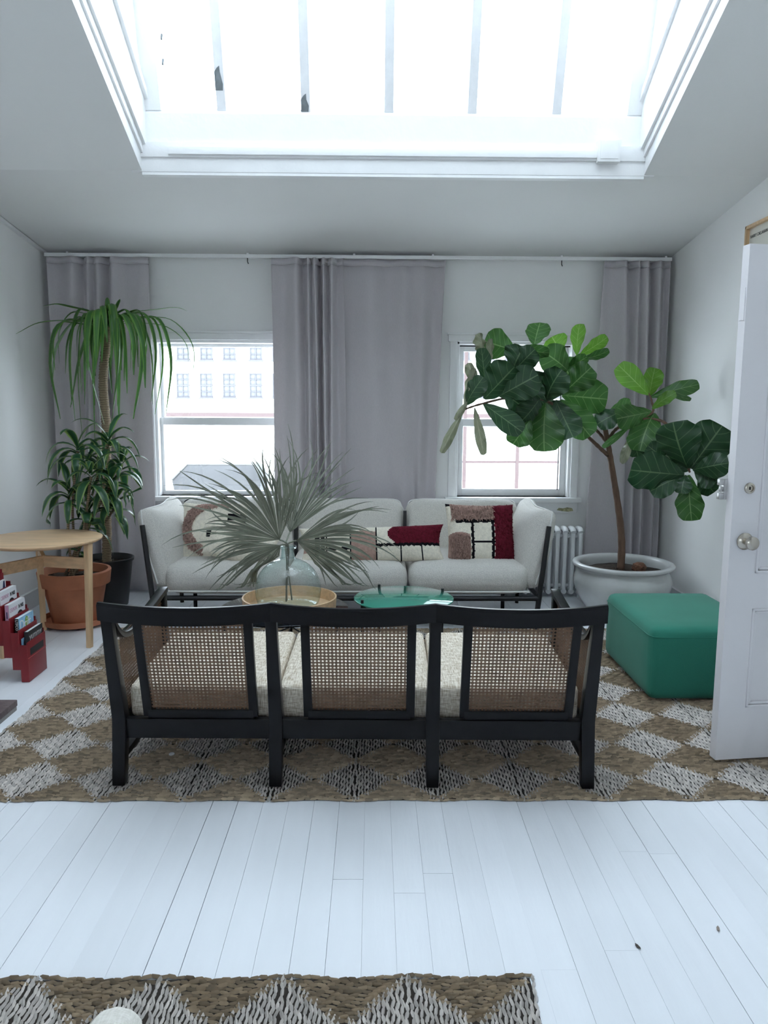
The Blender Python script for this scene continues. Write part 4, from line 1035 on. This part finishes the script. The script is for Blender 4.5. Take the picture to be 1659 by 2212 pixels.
fb(y0_+.016, y1_-.016, z0_+.016, z1_-.016, XR-.012, XR-.008, 'poster_sheet', mat('poster_paper', (.68, .65, .58), .6), pt)
text('HARRY CALLAHAN  ALBERT K', .026, frame((XR-.0125, y1_-.03, z1_-.075), (0, -1, 0), (0, 0, 1), (-1, 0, 0)), INK, pt, sx=.9)

# ================================================================== CREAM ARMREST AT THE BOTTOM EDGE
ac = at(260, 2165, 1.10)
am = thing('linen_armrest', 'rounded cream linen armrest poking in at the bottom edge', 'armrest', (ac.x, 1.0, 0))
m = rbox((.046, .22, .27), .044, 14, (.004, .004, .012)); place(m, Matrix.Translation((ac.x-.004, .90, .245))); m.build('pad', LINEN, am, smooth=180)
MB().box(ac.x-.03, ac.x+.03, .75, 1.05, 0, .05).build('foot', OAKV, am)

# ================================================================== BITS ON THE FLOOR
d_ = atz(371, 1629, RZ); o = MB().lathe([(.011, .0), (.012, .002), (.011, .005), (.004, .006)], (d_.x, d_.y, RZ-.002), 18).build('bottle_cap', mat('cap_white', (.85, .85, .85), .4), None, smooth=40)
tag(o, 'small white cap lying on the rug under the sofa', 'cap')
for px, py, lab, zz in ((1551, 2008, 'small dry leaf scrap on the floor at lower right', .001), (1378, 2046, 'dark curled leaf scrap left of the dry one on the floor', .001), (133, 1674, 'pale husk flake on the left of the large rug', RZ)):
    c = atz(px, py, zz); a = R.uniform(0, 3)
    P = [c+Vector((math.cos(a)*s*.012-math.sin(a)*w, math.sin(a)*s*.012+math.cos(a)*w, .0015+.003*abs(s))) for s, w in ((-1, 0), (-.3, .004), (.5, .004), (1, 0), (.5, -.004), (-.3, -.004))]
    o = MB().add(P+[p-Vector((0, 0, .001)) for p in P], [range(6), [11, 10, 9, 8, 7, 6]]).build('leaf_scrap', mat('scrap', (.30, .25, .22) if px > 1500 else ((.05, .04, .035) if px > 1000 else (.6, .55, .5)), .8), None)
    tag(o, lab, 'leaf scrap')

# ================================================================== PLANTS
def blade(path, widths, side, fold=.25, wave=0.0, seed=0, nw=2, curl=0.0):
    """leaf along a path; returns vertices, faces, uvs"""
    rr = random.Random(seed); V, Fc, UV = [], [], []; n = len(path); ph = rr.uniform(0, 6)
    for i, p in enumerate(path):
        d = (path[min(i+1, n-1)]-path[max(i-1, 0)]).normalized(); s = (side-d*side.dot(d)).normalized(); nn = s.cross(d)
        for j in range(-nw, nw+1):
            u = j/nw; w = widths[i]
            V.append(p+s*u*w+nn*(abs(u)*w*fold-curl*w*u*u+wave*w*math.sin(i*22.0/n+ph+(1.3 if u > 0 else 0))*abs(u)**2)); UV.append((.5+u*.5, i/(n-1)))
    k = 2*nw+1
    for i in range(n-1):
        for j in range(2*nw): Fc.append([i*k+j, i*k+j+1, (i+1)*k+j+1, (i+1)*k+j])
    return V, Fc, UV
def leaf_obj(parent, V, Fc, UV, m, name='leaf'):
    off = LOC[parent]; me = bpy.data.meshes.new(name); me.from_pydata([tuple(v-off) for v in V], [], Fc)
    uvl = me.uv_layers.new(name='UVMap'); li = 0
    for poly in me.polygons:
        for vi in poly.vertices: uvl.data[li].uv = UV[vi]; li += 1
    return link(name, me, parent, [m], smooth=180)

# ---- fiddle-leaf fig in the big grey pot
FX, FY = at(1346, 1214, 5.32).x, 5.32
fig = thing('fiddle_leaf_fig', 'fiddle-leaf fig tree in a big grey glazed pot on the right', 'potted plant', (FX, FY, 0))
prof = [(.20, .0), (.225, .012), (.275, .08), (.318, .16), (.335, .225), (.325, .28), (.308, .312), (.318, .328), (.343, .340), (.350, .352), (.346, .364), (.322, .368), (.302, .356), (.296, .33), (.300, .28)]
pv = catmull([(a, 0, b) for a, b in prof], 3)
MB().lathe([(p.x, p.z) for p in pv], (FX, FY, 0), 64).build('pot', GLAZE, fig, smooth=180)
sv = MB(); sv.lathe([(.305, .295), (.20, .305), (.08, .312), (.0, .315)], (FX, FY, 0), 36)
for v in sv.v: v.z += R.uniform(-.006, .006)
sv.build('soil', SOIL, fig, smooth=180)
c = at(1381, 1211, FY-.05); rk_ = rbox((.045, .04, .035), .03, 8, (.004, .003, .004))
for v in rk_.v: v += Vector((R.uniform(-.003, .003), R.uniform(-.003, .003), R.uniform(-.003, .003)))
place(rk_, Matrix.Translation((c.x, FY-.05, .335))); rk_.build('coir_ball', mat('coir', (.16, .075, .045), .95, var=.5, vscale=50, bump=1, bscale=120), fig, smooth=180)
def P(px, py, Y): return at(px, py, Y)
def limb(pts, r0_, r1_, name='branch'):
    C_ = catmull(pts, 5); n = len(C_); MB().tube(C_, [r0_+(r1_-r0_)*i/(n-1)+.0012*math.sin(i*2.7) for i in range(n)], 9).build(name, BARK, fig, smooth=180)
tb = Vector((at(1342, 1213, FY).x, FY, .30))
limb([tb, P(1343, 1170, FY), P(1336, 1098, FY-.02), P(1322, 1010, FY-.04), P(1314, 962, FY-.05), P(1306, 919, FY-.06)], .027, .017, 'trunk')
limb([P(1315, 985, FY-.045), P(1290, 962, FY-.06), P(1266, 939, FY-.08), P(1225, 895, FY-.10), P(1178, 866, FY-.12), P(1110, 858, FY-.15), P(1042, 872, FY-.18), P(1004, 884, FY-.2)], .014, .006)
limb([P(1308, 952, FY-.05), P(1292, 933, FY), P(1280, 919, FY+.02), P(1262, 880, FY+.05), P(1246, 830, FY+.06), P(1244, 768, FY+.06)], .011, .006)
limb([P(1316, 946, FY-.05), P(1330, 928, FY-.07), P(1352, 915, FY-.09), P(1385, 905, FY-.1), P(1410, 890, FY-.1), P(1408, 868, FY-.1), P(1402, 848, FY-.1)], .012, .006)
limb([P(1385, 905, FY-.1), P(1425, 908, FY-.18), P(1447, 925, FY-.28), P(1472, 975, FY-.44), P(1490, 1020, FY-.56)], .010, .007)
limb([P(1306, 925, FY-.06), P(1318, 890, FY-.06), P(1330, 885, FY-.08)], .009, .005)
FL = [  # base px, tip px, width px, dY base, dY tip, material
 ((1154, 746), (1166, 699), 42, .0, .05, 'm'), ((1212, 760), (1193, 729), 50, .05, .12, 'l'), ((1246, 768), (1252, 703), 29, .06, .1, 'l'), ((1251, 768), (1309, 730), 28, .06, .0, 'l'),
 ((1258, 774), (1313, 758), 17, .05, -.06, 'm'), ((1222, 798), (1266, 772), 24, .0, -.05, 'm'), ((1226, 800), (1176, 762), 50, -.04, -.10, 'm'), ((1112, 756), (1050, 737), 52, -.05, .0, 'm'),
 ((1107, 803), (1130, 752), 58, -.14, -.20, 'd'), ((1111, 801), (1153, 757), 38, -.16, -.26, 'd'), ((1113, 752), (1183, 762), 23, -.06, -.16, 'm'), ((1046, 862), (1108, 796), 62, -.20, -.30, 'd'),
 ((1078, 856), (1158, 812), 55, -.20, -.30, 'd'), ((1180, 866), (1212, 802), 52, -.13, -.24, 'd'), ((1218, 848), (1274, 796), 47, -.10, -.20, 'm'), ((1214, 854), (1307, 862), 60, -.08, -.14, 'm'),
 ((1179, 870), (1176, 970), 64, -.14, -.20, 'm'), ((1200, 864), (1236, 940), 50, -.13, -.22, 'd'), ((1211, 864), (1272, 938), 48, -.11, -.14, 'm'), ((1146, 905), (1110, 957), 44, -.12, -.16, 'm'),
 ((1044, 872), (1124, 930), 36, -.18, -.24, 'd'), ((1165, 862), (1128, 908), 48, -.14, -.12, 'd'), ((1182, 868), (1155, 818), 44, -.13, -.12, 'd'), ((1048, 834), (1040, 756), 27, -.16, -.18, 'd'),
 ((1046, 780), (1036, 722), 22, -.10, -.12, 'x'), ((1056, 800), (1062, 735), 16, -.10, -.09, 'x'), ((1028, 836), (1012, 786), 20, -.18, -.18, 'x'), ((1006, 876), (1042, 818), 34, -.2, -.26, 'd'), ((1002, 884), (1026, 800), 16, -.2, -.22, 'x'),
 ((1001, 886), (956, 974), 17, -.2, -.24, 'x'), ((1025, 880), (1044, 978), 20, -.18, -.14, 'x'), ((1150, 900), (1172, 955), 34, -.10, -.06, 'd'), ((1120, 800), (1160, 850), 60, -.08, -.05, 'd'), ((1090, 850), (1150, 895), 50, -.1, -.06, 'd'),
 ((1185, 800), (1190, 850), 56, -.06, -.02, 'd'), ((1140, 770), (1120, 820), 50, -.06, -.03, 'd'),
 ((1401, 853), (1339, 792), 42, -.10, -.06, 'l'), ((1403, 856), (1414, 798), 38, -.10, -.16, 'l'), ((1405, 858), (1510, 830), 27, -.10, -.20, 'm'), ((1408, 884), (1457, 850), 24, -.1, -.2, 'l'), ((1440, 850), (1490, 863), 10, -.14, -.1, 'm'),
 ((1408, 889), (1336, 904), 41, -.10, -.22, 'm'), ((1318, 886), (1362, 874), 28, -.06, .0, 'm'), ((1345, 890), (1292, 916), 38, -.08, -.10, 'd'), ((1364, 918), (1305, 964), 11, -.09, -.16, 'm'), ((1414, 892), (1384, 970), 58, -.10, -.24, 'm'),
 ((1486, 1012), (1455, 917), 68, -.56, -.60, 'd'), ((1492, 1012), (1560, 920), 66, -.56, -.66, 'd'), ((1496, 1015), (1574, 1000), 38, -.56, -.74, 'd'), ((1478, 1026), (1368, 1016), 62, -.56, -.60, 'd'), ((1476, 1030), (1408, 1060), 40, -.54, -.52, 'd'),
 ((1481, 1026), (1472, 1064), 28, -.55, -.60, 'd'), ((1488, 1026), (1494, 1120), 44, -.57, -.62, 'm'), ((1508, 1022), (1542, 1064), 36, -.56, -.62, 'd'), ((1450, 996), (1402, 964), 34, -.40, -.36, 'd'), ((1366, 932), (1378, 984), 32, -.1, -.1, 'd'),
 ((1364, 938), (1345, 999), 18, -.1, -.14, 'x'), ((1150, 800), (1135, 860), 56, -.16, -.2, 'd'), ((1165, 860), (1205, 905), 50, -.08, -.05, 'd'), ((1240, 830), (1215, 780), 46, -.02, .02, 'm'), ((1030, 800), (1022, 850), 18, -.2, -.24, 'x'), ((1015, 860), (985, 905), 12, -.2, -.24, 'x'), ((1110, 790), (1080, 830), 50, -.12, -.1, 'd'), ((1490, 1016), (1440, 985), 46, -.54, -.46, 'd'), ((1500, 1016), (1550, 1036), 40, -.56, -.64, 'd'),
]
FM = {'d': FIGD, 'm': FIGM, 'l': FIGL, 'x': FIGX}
WPROF = [p.x for p in catmull([(w_, 0, 0) for w_ in (.07, .28, .46, .58, .70, .84, .95, 1.0, .99, .93, .80, .58)], 2)]+[.40, .05]
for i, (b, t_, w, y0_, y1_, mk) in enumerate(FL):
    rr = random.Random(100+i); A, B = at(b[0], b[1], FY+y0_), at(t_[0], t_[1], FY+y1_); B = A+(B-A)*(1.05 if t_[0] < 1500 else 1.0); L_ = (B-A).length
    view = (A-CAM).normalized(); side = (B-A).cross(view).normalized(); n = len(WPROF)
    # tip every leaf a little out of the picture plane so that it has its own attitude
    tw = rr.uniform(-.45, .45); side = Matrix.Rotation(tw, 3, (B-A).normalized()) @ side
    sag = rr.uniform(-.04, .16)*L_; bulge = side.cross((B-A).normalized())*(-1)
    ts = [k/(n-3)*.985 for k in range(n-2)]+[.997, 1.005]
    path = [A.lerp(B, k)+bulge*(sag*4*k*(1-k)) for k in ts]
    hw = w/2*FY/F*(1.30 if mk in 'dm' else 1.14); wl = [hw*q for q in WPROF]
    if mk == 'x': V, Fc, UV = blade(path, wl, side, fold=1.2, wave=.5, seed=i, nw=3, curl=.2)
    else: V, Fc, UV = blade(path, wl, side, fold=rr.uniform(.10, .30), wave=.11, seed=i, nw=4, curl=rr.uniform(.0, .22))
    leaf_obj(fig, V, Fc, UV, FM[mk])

# ---- tall dracaena with a bare cane in the black pot
TX, TY = at(229, 1195, 5.50).x, 5.50
tall = thing('tall_dracaena', 'tall dracaena with ringed bare trunk and drooping leaves in a black pot', 'potted plant', (TX, TY, 0))
MB().lathe([(.135, 0), (.14, .005), (.182, .33), (.192, .332), (.194, .352), (.186, .354), (.178, .335), (.170, .30)], (TX, TY, 0), 44).build('pot', BLACKP, tall, smooth=40)
sv = MB().lathe([(.172, .305), (.09, .312), (0, .315)], (TX, TY, 0), 24)
for v in sv.v: v.z += R.uniform(-.006, .006)
sv.build('soil', SOIL, tall, smooth=180)
tp = catmull([(TX, TY, .29), at(231, 1160, TY), at(230, 1050, TY), at(230, 941, TY), at(227, 889, TY), at(223, 840, TY), at(224, 795, TY), at(229, 745, TY), at(230, 705, TY)], 14)
n = len(tp); MB().tube(tp, [.033-.004*(i/n)+.0022*(1 if i % 2 else -1)+.001*math.sin(i*.9) for i in range(n)], 12).build('trunk', DBARK, tall, smooth=180)
hd = at(231, 696, TY)
DL = [  # mid px, tip px, dY mid, dY tip, width m
 ((150, 690), (34, 721), -.2, -.42, .016), ((170, 664), (93, 661), -.15, -.32, .020), ((124, 700), (130, 905), -.22, -.30, .016), ((160, 690), (162, 908), -.16, -.22, .017), ((178, 680), (176, 852), -.25, -.32, .019),
 ((195, 672), (190, 800), -.3, -.36, .020), ((180, 700), (225, 917), -.2, -.26, .014), ((243, 660), (257, 897), -.28, -.33, .021), ((270, 680), (289, 810), -.25, -.3, .018), ((285, 676), (314, 838), -.22, -.28, .021),
 ((300, 684), (288, 905), -.16, -.18, .017), ((318, 680), (327, 868), -.1, -.12, .018), ((335, 690), (335, 895), .0, .04, .014), ((330, 668), (405, 672), .05, .1, .010), ((370, 690), (417, 826), -.04, -.08, .012), ((345, 690), (359, 893), .06, .08, .013),
 ((360, 705), (407, 803), .12, .16, .009), ((232, 665), (231, 643), -.05, -.06, .014), ((246, 668), (259, 646), -.05, -.07, .013), ((212, 668), (208, 780), -.34, -.4, .019), ((222, 660), (232, 740), -.3, -.38, .016),
 ((150, 700), (112, 835), -.1, -.12, .017), ((140, 690), (118, 800), -.26, -.34, .017), ((200, 690), (152, 880), .1, .14, .015), ((262, 690), (275, 850), .12, .16, .017), ((228, 700), (242, 850), .16, .2, .018), ((205, 700), (206, 812), .14, .2, .017), ((300, 700), (312, 790), .16, .2, .016), ((255, 690), (243, 905), -.3, -.34, .014), ((176, 690), (178, 958), -.12, -.16, .010), ((206, 690), (205, 965), -.1, -.1, .009), ((250, 690), (262, 800), -.1, -.2, .02), ((218, 690), (200, 830), -.18, -.26, .02)]
_rd = random.Random(5)
for k in range(20):
    az = k*2.4; rr_ = _rd.uniform(.16, .30); cx_, sy_ = math.cos(az), math.sin(az)
    if sy_ > .2: sy_ *= .5
    px_ = 231+cx_*rr_*300; DL.append(((px_, 682+_rd.uniform(-12, 18)), (px_+cx_*_rd.uniform(5, 30), _rd.uniform(770, 880)), sy_*rr_, sy_*rr_*1.2, _rd.uniform(.008, .015)))
for i, (mp_, tp_, ym, yt, w) in enumerate(DL):
    rr = random.Random(i); A = hd+Vector((rr.uniform(-.015, .015), rr.uniform(-.015, .015), rr.uniform(-.05, .03))); Bm, T_ = at(mp_[0], mp_[1], TY+ym), at(tp_[0], tp_[1], TY+yt)
    Cc = catmull([A, A.lerp(Bm, .5)+Vector((0, 0, .02)), Bm, Bm.lerp(T_, .45)+Vector(((Bm.x-A.x)*.18, (Bm.y-A.y)*.12, .02)), T_], 5); n = len(Cc)
    wl = [w*1.25*(.45+.55*min(1, k/(n*.35))) * (1 if k < n*.55 else max(.04, 1-((k-n*.55)/(n*.45))**1.5)) for k in range(n)]
    side = Vector((-(Bm.y-A.y), Bm.x-A.x, 0)); side = side.normalized() if side.length > 1e-4 else Vector((1, 0, 0))
    if rr.random() < .65: side = (side+Vector((rr.uniform(-.9, .9), rr.uniform(-.2, .2), 0))).normalized()
    V, Fc, UV = blade(Cc, wl, side, fold=.35, wave=.06, seed=i); leaf_obj(tall, V, Fc, UV, DRACT)

# ---- bushy striped dracaena in the terracotta pot
BX, BY = at(161, 1240, 5.02).x, 5.02
bush = thing('striped_dracaena', 'bushy striped dracaena in a terracotta pot behind the side table', 'potted plant', (BX, BY, 0))
MB().lathe([(.13, .008), (.185, .008), (.215, .020), (.222, .055), (.213, .056), (.205, .026), (.13, .02)], (BX, BY, 0), 48).build('saucer', TERRA, bush, smooth=40)
MB().lathe([(.145, .0225), (.150, .024), (.196, .265), (.199, .272), (.222, .276), (.232, .362), (.228, .368), (.212, .368), (.200, .335), (.190, .28)], (BX, BY, 0), 56).build('pot', TERRA, bush, smooth=35)
sv = MB().lathe([(.196, .315), (.1, .325), (0, .33)], (BX, BY, 0), 28)
for v in sv.v: v.z += R.uniform(-.006, .006)
sv.build('soil', SOIL, bush, smooth=180)
HEADS = [((168, 975), -.02, 15, .34), ((235, 960), .10, 15, .33), ((150, 1070), -.12, 13, .30), ((238, 1050), -.02, 15, .33), ((196, 1030), -.16, 12, .30), ((262, 1010), .12, 11, .30), ((188, 1125), -.10, 9, .26), ((246, 1100), .06, 9, .26), ((168, 1190), -.08, 7, .14)]
for hi, (hp, dy_, nl, ln) in enumerate(HEADS):
    rr = random.Random(40+hi); H = at(hp[0], hp[1], BY+dy_); foot = Vector((BX+rr.uniform(-.09, .09), BY+rr.uniform(-.09, .09), .31)); foot.x = foot.x*.5+min(foot.x, BX+.1)*.5
    mid = foot.lerp(H, .55)+Vector((rr.uniform(-.03, .03), rr.uniform(-.03, .03), 0))
    MB().tube(catmull([foot, mid, H], 8), .0085, 8).build('stem', DBARK, bush, smooth=180)
    for k in range(nl):
        az = 2*PI*(k*.382+hi*.17)+rr.uniform(-.2, .2); el = 1.25-1.15*(k/nl)+rr.uniform(-.15, .15); L_ = ln*1.1*rr.uniform(.8, 1.12)*(.75+.25*k/nl)
        A = H+Vector((0, 0, .05-.11*k/nl)); d = Vector((math.cos(az)*math.cos(el), math.sin(az)*math.cos(el), math.sin(el)))
        pts = [A]; p = A.copy(); cd_ = d.copy(); st = 9
        for s in range(st):
            cd_ = (cd_+Vector((0, 0, -.16-.07*s*(1 if el < 1 else .3)))).normalized(); p = p+cd_*L_/st; pts.append(p.copy())
        for q in pts:
            if q.x < XL+.03: q.x = XL+.03+rr.uniform(0, .01)
            if q.y > 5.80: q.y = 5.80
            if q.y < 4.94 and q.z < .70: q.y = 4.94+rr.uniform(0, .01)
            if q.x > -1.60 and q.z < .88: q.x = -1.60-rr.uniform(0, .01)
        side = Vector((-math.sin(az), math.cos(az), 0)); n = len(pts); w = .0285*rr.uniform(.8, 1.15)
        wl = [w*(.4+.6*min(1, k2/3.0))*(1 if k2 < 4 else max(.03, 1-((k2-4)/(n-5))**1.6)) for k2 in range(n)]
        V, Fc, UV = blade(pts, wl, side, fold=.35, wave=.05, seed=hi*50+k); leaf_obj(bush, V, Fc, UV, DRACL)

# ================================================================== OUTSIDE THE WINDOWS
EXT = mat('facade_render', (.90, .87, .82), .9, var=.02, vscale=.5)
EXW = mat('facade_sash', (.105, .10, .11), .6); EXG = pane_mat('far_glass', (.6, .65, .7)); EXR = mat('far_room', (.185, .185, .195), .9)
EXBR = mat('coping', (.115, .08, .078), .9); EXROOF = mat('roof_membrane', (.90, .90, .90), .9)
DYF = 46.0
bd = thing('apartment_building', 'pale apartment building with rows of sash windows outside', 'building', (0, DYF, -14))
MB().box(-26, 26, DYF+.5, DYF+8, -14, 7.2).build('wall', EXT, bd)
for row_y, hh in ((750, 1.42), (832, 1.42)):
    for px in (391, 442, 492, 550, 600, 1004, 1056, 1108, 1160, 1212):
        c = at(px, row_y, DYF); w = .37
        f = MB()
        for xa, xb in ((-w, -w+.06), (w-.06, w), (-.02, .02)): f.box(c.x+xa, c.x+xb, DYF+.38, DYF+.5, c.z-hh/2, c.z+hh/2)
        for za, zb in ((-hh/2, -hh/2+.07), (hh/2-.06, hh/2), (-.04, .04), (hh*.23, hh*.26), (-hh*.28, -hh*.25)): f.box(c.x-w, c.x+w, DYF+.39, DYF+.49, c.z+za, c.z+zb)
        f.box(c.x-w-.08, c.x+w+.08, DYF+.30, DYF+.5, c.z-hh/2-.1, c.z-hh/2)
        wo = f.build('window', EXW, bd)
        MB().box(c.x-w+.05, c.x+w-.05, DYF+.46, DYF+.495, c.z-hh/2+.05, c.z+hh/2-.05).build('pane', EXR, wo)
lz_ = at(470, 900, 18).z
lo = thing('low_building', 'low white roofed building with a reddish coping outside the windows', 'building', (0, 18, -4))
MB().box(-12, 12, 18, 24, -4, lz_).build('wall', EXT, lo)
MB().box(-12.1, 12.1, 17.9, 18.2, lz_, lz_+.09).build('coping', EXBR, lo)
for k in range(14):
    zz = lz_-.25-k*.19
    MB().hexa([(-1.35, 17.93, zz-.09), (4.2, 17.93, zz-.09), (4.2, 18.0, zz-.09), (-1.35, 18.0, zz-.09), (-1.35, 17.98, zz+.09), (4.2, 17.98, zz+.09), (4.2, 18.0, zz+.09), (-1.35, 18.0, zz+.09)]).build('siding_board', EXROOF, lo)
ter = thing('terrace', 'pale flat roof terrace outside the windows', 'terrace', (0, 9, .2))
MB().box(-6, 6, YF+.25, 12, .0, .28).build('deck', EXROOF, ter)
fz = at(1100, 998, 9.5).z; fe = thing('terrace_fence', 'thin reddish metal fence on the terrace outside the right window', 'fence', (2, 9.5, .28))
for px in (1003, 1117, 1225):
    c = at(px, 1000, 9.5).x; MB().box(c-.02, c+.02, 9.48, 9.52, .28, at(1000, 700, 9.5).z if px != 1225 else fz).build('post', EXBR, fe)
MB().box(.8, 3.0, 9.485, 9.515, fz-.015, fz+.015).build('rail', EXBR, fe)
bw_ = thing('brick_parapet', 'low pale brick parapet behind the terrace fence', 'wall', (2, 9.75, .28))
EXB2 = mat('pale_brick', (.86, .78, .72), .9)
MB().box(.6, 3.4, 9.72, 9.9, .28, fz-.04).build('core', EXROOF, bw_)
bb = None; zz = .30; row = 0
while zz < fz-.12:
    x_ = .62+(.11 if row % 2 else 0)
    while x_ < 3.1:
        if bb is None: bb = MB().box(0, .205, -.012, .01, 0, .062).build('brick', EXB2, None); o = bb; o.parent = bw_
        else: o = bpy.data.objects.new('brick', bb.data); COL.objects.link(o); o.parent = bw_
        o.location = Vector((x_, 9.715, zz))-LOC[bw_]; x_ += .218
    zz += .074; row += 1
# covered grill
GY = 7.6
gl = at(373, 1035, GY).x; gr_ = at(566, 1035, GY).x; g0 = at(398, 1006, GY).x; g1 = at(546, 1006, GY).x; gz1 = at(470, 1006, GY).z; gz2 = at(470, 1036, GY).z
COVER = mat('grill_cover', (.085, .085, .088), .85, var=.05, vscale=6, bump=.2, bscale=12)
gt = thing('covered_grill', 'grey cloth-covered grill standing outside the left window', 'grill', ((gl+gr_)/2, GY+.3, .28))
m = MB(); prof_ = [(gl+.08, .285), (gl, gz2), (g0, gz1), (g1, gz1), (gr_, gz2), (gr_-.08, .285)]
A_ = [Vector((x_, GY+(0 if z_ > gz1-.05 else -.05), z_)) for x_, z_ in prof_]; B_ = [Vector((x_, GY+.55, z_)) for x_, z_ in prof_]
A_[2].y = A_[3].y = GY+.12
k = len(A_); m.add(A_+B_, [list(range(k)), list(range(k, 2*k))[::-1]]+[[i, i+k, (i+1) % k+k, (i+1) % k] for i in range(k)])
m.build('cover', COVER, gt, bevel=.02)
MB().tube([A_[1], A_[2], A_[3], A_[4]], .008, 6).build('seam', mat('seam_cloth', (.16, .155, .15), .9), gt)
